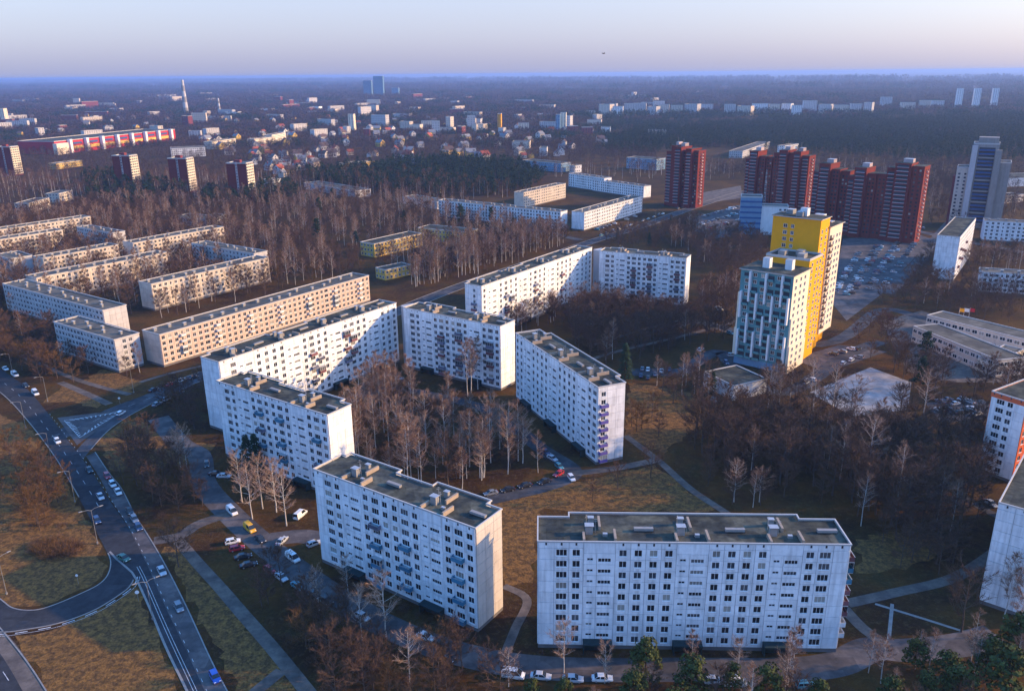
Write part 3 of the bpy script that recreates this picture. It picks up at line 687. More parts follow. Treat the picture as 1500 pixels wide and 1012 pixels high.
# ================================================================ towers and other buildings
mat('tower_teal', (0.11, 0.27, 0.29), 0.85, 0.06, 0.5, stain=0.1)
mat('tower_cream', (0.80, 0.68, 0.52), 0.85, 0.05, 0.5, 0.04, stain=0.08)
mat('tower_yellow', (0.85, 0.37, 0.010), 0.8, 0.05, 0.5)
mat('brick_red', (0.18, 0.032, 0.026), 0.85, 0.12, 0.5, stain=0.1)
mat('brick_dark', (0.20, 0.05, 0.05), 0.85, 0.12, 0.5)
mat('rail_pale', (0.42, 0.33, 0.33), 0.8, 0.1, 0.5, 0.2)
mat('mall_red', (0.42, 0.03, 0.04), 0.7, 0.1, 0.2)
mat('steel_blue', (0.14, 0.27, 0.40), 0.6, 0.1, 0.4, 0.1)
mat('deep_blue', (0.03, 0.10, 0.26), 0.5, 0.1, 0.4)
mat('white_wall', (0.72, 0.72, 0.72), 0.85, 0.08, 0.4, stain=0.1)
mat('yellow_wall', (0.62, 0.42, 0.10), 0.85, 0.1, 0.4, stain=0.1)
mat('concrete_fin', (0.29, 0.265, 0.245), 0.9, 0.08, 0.3, stain=0.2)
mat('tile_red', (0.33, 0.09, 0.055), 0.85, 0.15, 1, 0.2)
mat('tile_brown', (0.13, 0.085, 0.07), 0.85, 0.15, 1, 0.2)
mat('tile_grey', (0.2, 0.2, 0.21), 0.8, 0.15, 1, 0.2)
mat('recess_shade', (0.05, 0.06, 0.075), 0.9)  # flat dark sheets with the shade of balcony recesses put into the colour
def volume(root, x0, y0, x1, y1, z0, z1, core, name='wall', roofm='bitumen', par=0.9, over=0.0):
    mb = MB(); mb.box(x0, y0, z0, x1, y1, z1, core); put(name, mb, root)
    mb = MB(); o = over
    P_ = [(x0 - o, y0 - o), (x1 + o, y0 - o), (x1 + o, y1 + o), (x0 - o, y1 + o)]
    if over: mb.prism(P_, z1 + 0.004, z1 + 0.35, 'parapet', top=roofm, bottom=True)
    else:
        mb.sheet(P_, z1 + 0.004, roofm); ring(mb, [(p[0] + (.08 if i in (1, 2) else -.08), p[1] + (.08 if i > 1 else -.08)) for i, p in enumerate(P_)], 0.4, z1 - 0.2, z1 + par, 'parapet')
    return put('roof', mb, root)
def grid_windows(root, org, rz, xs, z0, sh, n, kind, sep=True, every=1, glass='glass', y=-0.0):
    ca, sa = math.cos(rz), math.sin(rz)
    if sep:
        for r in range(0, n, every):
            for x in xs: put('window', wall_window(kind), root, (org[0] + x * ca, org[1] + x * sa, z0 + r * sh), rz)
    else:
        mb = MB()
        for r in range(0, n, every):
            for x in xs: flush_window(mb, x, z0 + r * sh, kind, glass)
        stuffpart(put('window_rows', mb, root, (org[0], org[1], 0), rz))
def flush_window(mb, cx, z0, kind, glass='glass'):
    """a window with a raised surround standing on the wall plane y = 0"""
    w_, h, mul = WIN[kind]; x0, x1, z1 = cx - w_ / 2, cx + w_ / 2, z0 + h
    mb.quad((x0, -0.03, z0), (x1, -0.03, z0), (x1, -0.03, z1), (x0, -0.03, z1), glass)
    for (a, b, c, d) in ((x0 - .08, x1 + .08, z0 - .1, z0), (x0 - .08, x1 + .08, z1, z1 + .08), (x0 - .08, x0, z0, z1), (x1, x1 + .08, z0, z1)):
        mb.box(a, -0.12, c, b, -0.002, d, 'frame_white')
    for f in mul: mb.box(x0 + w_ * f - .04, -0.07, z0, x0 + w_ * f + .04, -0.032, z1, 'frame_white')
def wall_window(kind):
    key = ('fw_', kind)
    if key not in CACHE: mb = MB(); flush_window(mb, 0, 0, kind); CACHE[key] = mb.mesh('window')
    return CACHE[key]
# ---- teal, cream and yellow stepped tower
TO = g(1086, 393, 42.5); TA = R(-40)
tw = thing('apartment_tower', 'tall stepped tower with teal front, cream sides and bright yellow upper storeys', 'tower', (TO[0], TO[1], 0), TA)
RECTS.append((TO[0], TO[1], TA, 26, 58))
volume(tw, 0, 0, 23, 18, 0, 42.3, 'tower_cream', over=0.7)
volume(tw, 3, 18.003, 22.4, 33, 0, 45.5, 'tower_yellow', par=0.8)
volume(tw, -1.5, 33.003, 20.2, 44, 0, 60.5, 'tower_yellow', over=0.6)
volume(tw, 0, 44.003, 20.8, 60, 6, 56, 'tower_cream', over=0.8)
mb = MB(); mb.box(2, 46, 0, 18, 58, 5.997, 'tower_yellow'); put('ground_floor', mb, tw)
mb = MB(); mb.quad((0.02, -0.02, 3), (22.98, -0.02, 3), (22.98, -0.02, 42.0), (0.02, -0.02, 42.0), 'tower_teal')
mb.box(-0.05, -0.3, 0, 23.05, -0.005, 2.99, 'steel_blue'); put('teal_front', mb, tw)
mb = MB(); mb.box(5, 4, 0, 9, 8, 4.3, 'white_wall', tm='metal_light'); lh = mb.mesh('lift_house')
put('lift_house', lh, tw, (3, 3, 42.7), scl=(.75, .75, 1)); put('lift_house', lh, tw, (12, 5, 42.7), scl=(.75, .75, 1)); put('lift_house', lh, tw, (5, 34, 60.9), scl=(.8, .8, .8)); put('lift_house', lh, tw, (7, 43, 55), scl=(1, 1, 1.3))
mb = MB(); mb.box(0, 0, 0, 3, 4, 2, 'vent_grey', tm='metal_light'); vb = mb.mesh('roof_unit')
for (x, y, z) in ((7, 21, 45.6), (13, 26, 45.6), (16, 20, 45.6), (8, 35, 60.9), (2, 39, 60.9), (12, 48, 54.9), (15, 53, 54.9)): put('roof_unit', vb, tw, (x, y, z))
fz = random.Random(3)
mb = MB(); mb.box(-0.4, -1.7, 0, 0.4, -0.03, 1, 'white_wall'); fin = mb.mesh('screen_fin')
for i, x in enumerate((1.2, 4.8, 8.2, 11.8, 15.2, 18.8, 22.0)):
    z = 4.5 + (i % 2) * 6
    while z < 38:
        h = min(13 if i % 2 else 11.5, 42 - z); put('screen_fin', fin, tw, (x, 0, z), scl=(1, 1, h)); z += h + 5.5
mb = MB(); mb.box(-1.5, -1.3, 0, 1.5, -0.03, 0.15, 'tower_teal'); mb.box(-1.5, -1.35, 0.153, 1.5, -1.25, 1.05, 'tower_teal'); mb.quad((-1.4, -0.05, 0.2), (1.4, -0.05, 0.2), (1.4, -0.05, 2.3), (-1.4, -0.05, 2.3), 'recess_shade'); tb = mb.mesh('balcony')
for r in range(13):
    for x in (3.0, 6.5, 10, 13.5, 17, 20.4):
        if fz.random() < 0.6: put('balcony', tb, tw, (x, 0, 3.4 + r * 2.95))
        else: put('window', wall_window('2'), tw, (x, -0.02, 4.4 + r * 2.95))
grid_windows(tw, (23.0, 0), math.pi / 2, (3.2, 8.2, 12.8), 3.6, 2.95, 13, '2')
grid_windows(tw, (22.4, 18), math.pi / 2, (3.5, 9, 12.6), 4.2, 2.95, 14, 'd', every=1)
grid_windows(tw, (20.2, 33), math.pi / 2, (2.5, 7.6), 4.2, 2.95, 18, 'd')
grid_windows(tw, (20.8, 44), math.pi / 2, (5.5, 9.5, 13.2), 9.0, 2.95, 15, '2')
mb = MB(); mb.box(0, -0.9, 0, 2.6, -0.01, 0.9, 'tile_brown'); mb.quad((0, -0.02, 0.9), (2.6, -0.02, 0.9), (2.6, -0.02, 2.2), (0, -0.02, 2.2), 'recess_shade'); lg = mb.mesh('loggia')
for r in range(15): put('loggia', lg, tw, (20.8, 44.4, 8.6 + r * 2.95), math.pi / 2)
for r in (0, 1, 2, 3):
    put('window', wall_window('2'), tw, (4.5, 33, 47 + r * 2.95)); put('window', wall_window('d'), tw, (7.8, 33, 47 + r * 2.95))
for r in range(13): # stepped outward bays along both cream sides
    pass
mb = MB(); mb.box(0, 0, 0, 1.1, 18.2, 1, 'tower_cream'); bay = mb.mesh('side_bay')
put('side_bay', bay, tw, (23.0, 0, 0), scl=(1.0, 0.97, 12)); put('side_bay', bay, tw, (23.0, 0.4, 12), scl=(.55, 0.95, 12))
put('side_bay', bay, tw, (-1.1, 0, 4), scl=(1.0, 0.97, 12)); put('side_bay', bay, tw, (-0.6, 0, 16), scl=(.55, 0.97, 16))
grid_windows(tw, (24.1, 0), math.pi / 2, (3.2, 8.2, 12.8), 3.6, 2.95, 3, '2'); grid_windows(tw, (23.61, 0), math.pi / 2, (3.2, 8.2, 12.8), 12.45, 2.95, 4, '2')
# ---- red brick towers beyond
def red_tower(label, fl, width, depth, H_, prof, ang=GRID, group='red brick towers'):
    x, y = g(*fl, H_); t = thing('brick_tower', label, 'tower', (x, y, 0), ang, group); RECTS.append((x, y, ang, width, depth))
    n = len(prof); x0 = 0.0; tot = sum(p[0] for p in prof)
    BR = MB(); WR = MB()
    for i, (wf, hf, yo, kind) in enumerate(prof):
        w_ = width * wf / tot; x1 = x0 + w_; h = H_ * hf; y0 = yo * depth
        mb = MB(); mb.box(x0, y0, 0, x1 - 0.003, depth, h, 'brick_red'); put('wall', mb, t)
        mb = MB(); mb.prism([(x0 - .2, y0 - .2), (x1 + .2, y0 - .2), (x1 + .2, depth + .2), (x0 - .2, depth + .2)], h + .004 + i * .01, h + 0.9, 'brick_red', top='bitumen'); put('roof', mb, t)
        z = 3.0
        while z < h - 2.5:
            if kind == 'b':
                BR.box(x0 + w_ * .14, y0 - 1.3, z, x1 - w_ * .14, y0 - .01, z + .62, 'brick_dark'); BR.box(x0 + w_ * .13, y0 - 1.35, z + .625, x1 - w_ * .13, y0 - .005, z + 1.0, 'rail_pale'); WR.quad((x0 + w_ * .16, y0 - .03, z + 1.0), (x1 - w_ * .16, y0 - .03, z + 1), (x1 - w_ * .16, y0 - .03, z + 2.5), (x0 + w_ * .16, y0 - .03, z + 2.5), 'recess_shade')
            elif kind == 'w':
                for q in (.3, .7):
                    c = x0 + w_ * q; WR.quad((c - .7, y0 - .03, z + .9), (c + .7, y0 - .03, z + .9), (c + .7, y0 - .03, z + 2.3), (c - .7, y0 - .03, z + 2.3), 'glass')
            if i == n - 1:
                for q in (.3, .7):
                    c = y0 + (depth - y0) * q; WR.quad((x1 + .03, c - .8, z + .8), (x1 + .03, c + .8, z + .8), (x1 + .03, c + .8, z + 2.3), (x1 + .03, c - .8, z + 2.3), 'glass')
                BR.box(x1 + .003, y0 + (depth - y0) * .42, z, x1 + 1.0, y0 + (depth - y0) * .58, z + 1.0, 'rail_pale')
            z += 2.85
        if hf > 0.97:
            mb = MB(); mb.box(x0 + w_ * .3, depth * .4, h + .3, x0 + w_ * .9, depth * .75, h + 3.6, 'rail_pale', tm='metal_light'); put('lift_house', mb, t)
            mb = MB(); mb.tube([(x0 + w_ * .5, depth * .5, h + 3.6), (x0 + w_ * .5, depth * .5, h + 8)], [.08, .05], 'metal_light', 4); put('antenna', mb, t)
        x0 = x1
    stuffpart(put('balcony_rows', BR, t)); stuffpart(put('window_rows', WR, t)); return t
P1 = [(6, .90, .25, 'b'), (4, 1.0, .1, 'p'), (6, .985, 0, 'b'), (4, .93, .2, 'w'), (5, .96, .05, 'b'), (4, .93, .3, 'w')]
P2 = [(5, .86, .3, 'b'), (7, 1.0, 0, 'b'), (5, .92, .2, 'w'), (5, .9, .35, 'w')]
P3 = [(6, .84, .35, 'w'), (5, .93, .2, 'b'), (9, 1.0, 0, 'b'), (7, .97, .12, 'w')]
P4 = [(5, .95, .25, 'w'), (6, 1.0, .05, 'b'), (4, .96, .2, 'p'), (5, .99, .1, 'b'), (5, .93, .3, 'b')]
red_tower('red brick tower standing alone with its sunny side glowing orange', (973, 214), 34, 19, 56, P1, R(-43))
red_tower('narrow red tower at the end of the brick cluster, behind the blue office', (1090, 222), 25, 17, 54, P2, R(-43))
red_tower('red tower with orange-lit edges and a white lift house, second in the brick cluster', (1131, 221), 32, 18, 56, P4, R(-43))
red_tower('red tower with one thin lit edge, middle of the brick cluster', (1189, 240), 28, 18, 53, P2, R(-43))
red_tower('dark red tower with pale roof box next to the widest brick tower', (1240, 246), 28, 18, 52, P2, R(-43))
red_tower('widest dark red tower at the car park end of the brick cluster', (1284, 239), 33, 17, 57, P3, R(-40))
def small_red(fr, label):
    H_ = 37; x, y = g(*fr, H_); a = R(-10); wd, dp = 22, 15
    ox, oy = x - wd * math.cos(a), y - wd * math.sin(a); RECTS.append((ox, oy, a, wd, dp))
    t = thing('brick_tower', label, 'tower', (ox, oy, 0), a, 'twelve-storey red towers')
    volume(t, 0, 0, wd, dp, 0, H_, 'brick_red')
    mb = MB(); mb.box(wd * .45, -.35, 0, wd * .55, -.003, H_ + 1.5, 'rail_pale'); put('stair_strip', mb, t)
    B_ = MB(); W_ = MB()
    for r in range(12):
        z = 2 + r * 2.9
        for q in range(4):
            c = dp * (q + .5) / 4
            B_.box(wd + .003, c - dp * .12, z, wd + .5, c + dp * .12, z + 1.25, 'tower_cream'); B_.box(wd + .003, c + dp * .075, z + 1.253, wd + .5, c + dp * .12, z + 2.9, 'tower_cream'); W_.quad((wd + .04, c - 2.5, z + 1.1), (wd + .04, c + 2.5, z + 1.1), (wd + .04, c + 2.5, z + 2.8), (wd + .04, c - 2.5, z + 2.8), 'recess_shade')
        W_.quad((wd * .47, -.37, z + .8), (wd * .53, -.37, z + .8), (wd * .53, -.37, z + 2), (wd * .47, -.37, z + 2), 'glass')
    stuffpart(put('balcony_rows', B_, t)); stuffpart(put('window_rows', W_, t))
    mb = MB(); mb.box(wd * .3, dp * .3, H_ + .3, wd * .6, dp * .6, H_ + 3.2, 'brick_dark'); put('lift_house', mb, t)
small_red((14, 216), 'red tower with cream balcony side beside the mall end, farthest along the row')
small_red((189, 229), 'red tower with a bright red top corner in front of the red mall')
small_red((272, 233), 'red tower with cream balconies in front of the long white block')
small_red((360, 240), 'red tower with cream balconies nearest the dark pine wood')
# ---- grey slab tower with stepped wings
x, y = g(1402, 246, 47); gt = thing('grey_tower', 'tall grey tower with concrete fins and stepped wings', 'tower', (x, y, 0), R(-30)); RECTS.append((x, y, R(-30), 42, 22))
volume(gt, 0, 2, 9, 20, 0, 47, 'panel_cream'); volume(gt, 9.003, 0, 27, 20, 0, 66, 'concrete_fin'); volume(gt, 27.003, 1, 37, 20, 0, 52, 'concrete_fin')
for (a, b, y0, h, m, nm) in ((8.4, 12.4, -1.5, 65, 'panel_grey', 'white_fin'), (25, 29.5, -3.5, 62, 'concrete_fin', 'concrete_fin'), (12, 26, 3, 71, 'concrete_fin', 'plant_room'), (-2, -.003, 5, 40, 'brick_dark', 'end_stair')):
    mb = MB(); mb.box(a, y0, 0, b, y0 + (1.49 if nm == 'white_fin' else 3.49 if nm == 'concrete_fin' else 12), h, m); put(nm, mb, gt)
B_ = MB(); W_ = MB()
for r in range(21):
    z = 3 + r * 2.9
    B_.box(13.5, -1.2, z, 24.5, -.01, z + 1.0, 'deep_blue' if r % 3 else 'vent_grey'); W_.quad((13.5, -.03, z + 1), (24.5, -.03, z + 1), (24.5, -.03, z + 2.5), (13.5, -.03, z + 2.5), 'recess_shade')
    if r < 14:
        for c in (2.2, 6.5): W_.quad((c - .8, 1.97, z + .8), (c + .8, 1.97, z + .8), (c + .8, 1.97, z + 2.2), (c - .8, 1.97, z + 2.2), 'glass')
    if r < 15:
        for c in (5, 10, 15): W_.quad((37.03, c - .8, z + .8), (37.03, c + .8, z + .8), (37.03, c + .8, z + 2.2), (37.03, c - .8, z + 2.2), 'glass')
stuffpart(put('balcony_rows', B_, gt)); stuffpart(put('window_rows', W_, gt))
# ---- blue and white office
x, y = g(1086, 289, 29); of = thing('office_building', 'blue and white striped office block with a steel lattice mast', 'office', (x, y, 0), R(-14)); RECTS.append((x, y, R(-14), 32, 14))
volume(of, 0, 0, 16, 14, 0, 29, 'steel_blue'); volume(of, 16.003, 1, 36, 13, 0, 22, 'white_wall')
for r in range(6):
    mb = MB(); mb.box(-.1, -.25, 4 + r * 4.2, 16.1, -.004, 5.4 + r * 4.2, 'deep_blue'); put('blue_band', mb, of)
grid_windows(of, (16, 1), 0, (14, 17.5), 3, 3.2, 6, '2', sep=False)
mb = MB()
for (a, b) in ((0, 0), (1.4, 0), (0, 1.4), (1.4, 1.4)): mb.tube([(17 + a, 5 + b, 22), (17.4 + a * .3, 5.4 + b * .3, 50)], [.12, .08], 'metal_light', 4)
for k in range(9): mb.box(17, 5, 23 + k * 3, 18.4, 6.4, 23.2 + k * 3, 'metal_light')
put('lattice_mast', mb, of)
# ---- generic low buildings
def low(name, label, cat, fl, fr, depth, h, wall, rows=1, roofm='bitumen', win='2', dx=3.2, ang=None, group=None, roof='flat', right_wall=None):
    a, an, L = corners(fl, fr, h); an = ang if ang is not None else an
    t = thing(name, label, cat, (a.x, a.y, 0), an, group); RECTS.append((a.x, a.y, an, L, depth))
    volume(t, 0, 0, L, depth, 0, h, wall, roofm=roofm, par=0.35)
    if win:
        xs = [dx * (i + .5) for i in range(int(L / dx))]; sh = h / rows
        grid_windows(t, (0, 0), 0, xs, sh * .3, sh, rows, win, sep=False)
        xs = [dx * (i + .5) for i in range(int(depth / dx))]
        if xs: grid_windows(t, (L, 0), math.pi / 2, xs, sh * .3, sh, rows, win, sep=False); grid_windows(t, (0, depth), -math.pi / 2, xs, sh * .3, sh, rows, win, sep=False)
    return t
low('substation', 'low white shed with flat green roof beside a small spruce', 'shed', (1031, 545), (1075, 566), 17, 6, 'white_wall', win=None)
low('school_building', 'yellow school wing with a flat roof among bare trees', 'school', (548, 358), (618, 342), 14, 9.5, 'yellow_wall', 3)
low('school_building', 'long yellow and grey school wing behind the first yellow wing', 'school', (612, 334), (684, 341), 16, 10, 'yellow_wall', 3)
low('school_building', 'small yellow house at the end of the sunlit pink block', 'school', (564, 396), (602, 388), 10, 6.5, 'yellow_wall', 2)
low('school_building', 'flat two-storey school with pink-grey front opposite the tower', 'school', (1338, 478), (1462, 528), 14, 7.5, 'panel_cream', 2, 'bitumen_light', 'k')
low('school_building', 'rear school wing with ribbon windows and flags on its forecourt', 'school', (1358, 462), (1510, 500), 13, 8, 'panel_cream', 2, 'bitumen_light', 'k')
low('school_building', 'low school link with a sunny coloured end wall', 'school', (1462, 530), (1500, 512), 8, 6, 'tower_cream', 1, 'bitumen_light', 'k')
low('store_building', 'long white store with a red sign panel behind the grey tower', 'store', (1463, 262), (1600, 258), 40, 9, 'white_wall', win=None)
low('office_block', 'pale blue office block with vertical stripes near the forest edge', 'office', (918, 231), (962, 234), 22, 14, 'steel_blue', 4)
low('office_block', 'long blue-grey low building behind the pine wood', 'office', (764, 235), (822, 240), 20, 11, 'steel_blue', 3)
low('white_house', 'small white house in front of the red towers and forest', 'house', (842, 243), (852, 242), 10, 9, 'white_wall', 2)
for (fl, fr, d, h, wm, lab) in [((82, 240), (120, 235), 14, 8, 'yellow_wall', 'low yellow block beneath the red mall'), ((250, 218), (300, 216), 30, 14, 'white_wall', 'white slab block behind the row of red towers'),
    ((310, 208), (345, 203), 16, 13, 'tower_cream', 'cream block beyond the mall roof'), ((372, 204), (400, 201), 16, 13, 'tower_cream', 'sunlit pale block past the cream one'), ((398, 198), (418, 194), 14, 15, 'tower_cream', 'short sunlit block with a bright end wall'),
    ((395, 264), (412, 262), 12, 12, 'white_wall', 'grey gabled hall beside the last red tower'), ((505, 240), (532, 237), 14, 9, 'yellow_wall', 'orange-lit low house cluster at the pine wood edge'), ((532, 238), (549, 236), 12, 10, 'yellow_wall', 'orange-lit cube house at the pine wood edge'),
    ((210, 358), (240, 352), 9, 6, 'white_wall', 'white shed between the cream blocks'), ((42, 298), (72, 290), 14, 9, 'panel_cream', 'low cream block among the trees below the red towers'), ((86, 284), (106, 279), 14, 9, 'panel_cream', 'low pinkish block below the red towers'),
    ((318, 317), (332, 314), 14, 6, 'yellow_wall', 'low shop with a yellow awning in the birch wood'), ((252, 318), (302, 322), 20, 6, 'panel_grey', 'flat grey service building in the birch wood'), ((445, 268), (520, 280), 20, 7, 'panel_grey', 'flat blue-grey hall in front of the pine wood'),
    ((590, 288), (640, 296), 16, 7, 'panel_grey', 'flat grey hall beside the long shaded white block'), ((1088, 222), (1128, 208), 20, 10, 'panel_grey', 'pale low building at the forest edge behind the red towers'),
    ((1150, 214), (1170, 211), 12, 12, 'white_wall', 'white house at the forest edge behind the red towers'), ((1440, 290), (1500, 285), 14, 7, 'panel_cream', 'low cream building behind the grey tower')]:
    low('low_building', lab, 'building', fl, fr, d, h, wm, max(1, int(h / 3)), 'bitumen_light')
# ---- red shopping mall
a, an, L = corners((79, 208), (256, 190), 21)
ml = thing('shopping_mall', 'long red shopping mall with white pylons along its side', 'mall', (a.x, a.y, 0), an); RECTS.append((a.x, a.y, an, L, 75))
volume(ml, 0, 0, L, 75, 0, 21, 'mall_red', roofm='bitumen')
mb = MB(); mb.box(0, 0, 0, 5.5, 6, 23, 'white_wall'); py = mb.mesh('pylon')
for k in range(8): put('pylon', py, ml, (L * (0.09 + k * 0.121), -6.2, 0))
mb = MB(); mb.box(0, -1.2, 0, L * .07, -.01, 5, 'yellow_wall'); gw_ = mb.mesh('glazed_front')
for k in range(7): put('glazed_front', gw_, ml, (L * (0.13 + k * 0.121), 0, 6)); 
mb = MB(); mb.box(0, -1, 0, L * .06, -.01, 3, 'deep_blue'); gw2 = mb.mesh('window_band')
for k in range(7): put('window_band', gw2, ml, (L * (0.13 + k * 0.121), 0, 14))
mb = MB(); mb.box(-4, -8, 0, 22, 0, 18, 'tower_cream'); put('corner_pavilion', mb, ml)
# ================================================================ distant town
def far_slab(name, label, cat, u0, u1, vb, H_, m, depth=14, group=None, ang=None, rows=None):
    x0, y0 = g(u0, vb); x1, y1 = g(u1, vb)
    d = math.hypot(x1 - x0, y1 - y0); an = math.atan2(y1 - y0, x1 - x0) if ang is None else ang
    t = thing(name, label, cat, (x0, y0, 0), an, group); RECTS.append((x0, y0, an, d, depth))
    volume(t, 0, 0, d, depth, 0, H_, m, par=0.6)
    W_ = MB(); rows = rows or int(H_ / 3); n = max(2, int(d / 5))
    for r in range(rows):
        for i in range(n):
            c = d * (i + .5) / n; z = 1 + r * (H_ - 1.5) / rows
            W_.quad((c - .9, -.05, z + .8), (c + .9, -.05, z + .8), (c + .9, -.05, z + 2.2), (c - .9, -.05, z + 2.2), 'glass')
        for i in range(max(1, int(depth / 5))):
            c = depth * (i + .5) / max(1, int(depth / 5))
            W_.quad((d + .05, c - .9, z + .8), (d + .05, c + .9, z + .8), (d + .05, c + .9, z + 2.2), (d + .05, c - .9, z + 2.2), 'glass')
    stuffpart(put('window_rows', W_, t)); return t
for (u0, u1, vb, H_, m, lab) in [(511, 519, 191, 36, 'tower_cream', 'slender sunlit tower above the bare treetops, alone'), (729, 734, 191, 36, 'tower_yellow', 'slim yellow-lit tower far behind the pine wood'), (814, 820, 191, 34, 'steel_blue', 'shaded half of a distant twin tower'),  # twin tower: shade and sun painted in as steel-blue and cream walls
    (821, 829, 190, 37, 'tower_cream', 'sunlit half of a distant twin tower'), (533, 545, 143, 92, 'steel_blue', 'lower of two far skyscrapers'), (548, 562, 142, 116, 'steel_blue', 'higher of two far skyscrapers'), (574, 584, 140, 45, 'steel_blue', 'dark far block beside the skyscrapers'),
    (3, 9, 182, 42, 'tower_cream', 'far pale tower alone beyond the red mall roof'), (1399, 1408, 158, 62, 'panel_white', 'pale far slab tower in a trio above the forest'), (1424, 1434, 158, 62, 'panel_white', 'pale far slab tower in a trio above the forest'), (1451, 1460, 158, 62, 'panel_white', 'pale far slab tower in a trio above the forest')]:
    far_slab('distant_tower', lab, 'tower', u0, u1, vb, H_, m, group='trio of far slab towers' if 'trio' in lab else None)
rf_ = random.Random(5)
k = 0
for (u0, u1, vb, H_) in [(877, 895, 168, 34), (897, 912, 169, 30), (914, 946, 167, 36), (948, 962, 168, 27), (964, 980, 167, 27), (982, 1000, 167, 30), (1002, 1022, 168, 34), (1024, 1044, 167, 27), (1061, 1077, 169, 33), (1079, 1100, 168, 30), (1102, 1124, 167, 30), (1126, 1142, 167, 28), (1144, 1158, 166, 28), (1160, 1174, 167, 30), (1176, 1196, 165, 36), (1198, 1216, 165, 30), (1222, 1242, 166, 28), (1246, 1262, 166, 28), (1264, 1276, 166, 34), (1290, 1306, 158, 36), (1320, 1340, 160, 26), (1345, 1362, 159, 26), (1366, 1382, 160, 28)]:
    far_slab('distant_block', 'pale distant panel block in the far row beyond the forest', 'apartment block', u0, u1, vb + rf_.uniform(-2, 2), H_ * .9, rf_.choice(['panel_white', 'panel_grey', 'panel_cream', 'panel_cream']), group='far row of panel blocks', depth=30, ang=GRID if k % 3 == 0 else None); k += 1
for (u, v) in [(76, 138), (96, 138), (190, 132), (205, 131), (240, 131), (300, 131), (350, 131), (370, 132), (420, 150), (455, 158), (480, 160), (610, 144), (640, 143), (790, 155), (660, 149), (600, 158), (575, 168), (135, 150), (160, 160), (95, 158), (40, 150), (330, 165), (300, 172), (380, 160), (950, 196), (700, 131), (770, 132), (1100, 128), (1250, 122), (1150, 120), (1020, 132), (860, 178), (880, 190), (790, 225), (750, 214), (640, 190), (690, 178), (600, 187)]:
    far_slab('distant_hall', 'flat pale industrial hall catching light in the far town', 'hall', u, u + rf_.uniform(9, 26), v + 4, rf_.uniform(8, 13), rf_.choice(['panel_white', 'panel_cream', 'panel_grey']), depth=30, group='far industrial halls', rows=1)
for k in range(110):        # mid-rise blocks scattered through the far town
    u = rf_.uniform(-20, 1000); v = rf_.uniform(140, 205) if u < 880 else rf_.uniform(140, 165); wm = rf_.choice(['panel_grey', 'panel_grey', 'panel_cream', 'panel_grey', 'brick_dark'])
    x_, y_ = g(u, v)
    if in_rect(x_, y_, 30): continue
    far_slab('distant_block', {'panel_white': 'white', 'panel_grey': 'grey', 'panel_cream': 'beige', 'brick_dark': 'dark brick'}[wm] + ' mid-rise block among the treetops of the far town', 'apartment block', u, u + rf_.uniform(7, 30), v, rf_.choice((13, 15, 15, 16, 27)), wm, depth=13, group='mid-rise blocks in the far town', ang=rf_.choice((GRID, GRID + 1.57, .1)), rows=5)
# chimneys
def chimney(label, u, vb, H_, r):
    x, y = g(u, vb); t = thing('factory_chimney', label, 'chimney', (x, y, 0))
    for i in range(6):
        z0, z1 = H_ * i / 6, H_ * (i + 1) / 6; mb = MB(); r0 = r * (1 - .5 * i / 6); r1 = r * (1 - .5 * (i + 1) / 6)
        mb.tube([(0, 0, z0), (0, 0, z1)], [r0, r1], 'panel_grey' if i % 2 else 'concrete_fin', 12, cap=True); put('shaft_ring', mb, t)
chimney('tall banded factory chimney far behind the red mall', 273, 166, 112, 9); chimney('short pale chimney beside the tall banded one', 322, 167, 52, 5)
# private houses with pitched roofs
HPROTO = {}
def house(x, y, rz, s, wm, rm, label):
    key = (wm, rm)
    if key not in HPROTO:
        mb = MB(); mb.box(-4.5, -3.6, 0, 4.5, 3.6, 4.6, wm); mb.tri((4.5, -3.6, 4.6), (4.5, 3.6, 4.6), (4.5, 0, 7.6), wm); mb.tri((-4.5, 3.6, 4.6), (-4.5, -3.6, 4.6), (-4.5, 0, 7.6), wm); w1 = mb.mesh('wall')
        mb = MB()
        for sg in (-1, 1): mb.hexa([(-4.9, sg * 4.1, 4.25), (4.9, sg * 4.1, 4.25), (4.9, 0, 7.7), (-4.9, 0, 7.7), (-4.9, sg * 4.1, 4.5), (4.9, sg * 4.1, 4.5), (4.9, 0, 7.95), (-4.9, 0, 7.95)], rm)
        mb.box(1, .5, 6, 1.8, 1.3, 9, 'brick_dark'); r1 = mb.mesh('roof')
        mb = MB()
        for z in (1.0,):
            for q in (-2.6, 0, 2.6):
                for sg in (-1, 1): mb.box(q - .6, min(sg * 3.6, sg * 3.66), z, q + .6, max(sg * 3.6, sg * 3.66), z + 1.5, 'glass')
        for sg in (-1, 1): mb.box(min(sg * 4.5, sg * 4.56), -.6, 4.6, max(sg * 4.5, sg * 4.56), .6, 5.9, 'glass')
        HPROTO[key] = (w1, r1, mb.mesh('window_row'))
    t = thing('private_house', label, 'house', (x, y, 0), rz, 'private houses in the town'); t.scale = (s, s, s)
    w1, r1, q1 = HPROTO[key]
    put('wall', w1, t); put('roof', r1, t); stuffpart(put('window_row', q1, t))
rh = random.Random(21); nh = 0
HZ = [[(270, 205), (520, 190), (900, 205), (900, 225), (620, 240), (520, 232), (380, 250), (290, 225)], [(30, 170), (260, 172), (240, 188), (30, 205)], [(300, 170), (880, 168), (880, 195), (300, 200)], [(380, 238), (480, 235), (500, 250), (410, 262)]]
HN = [120, 20, 45, 18]
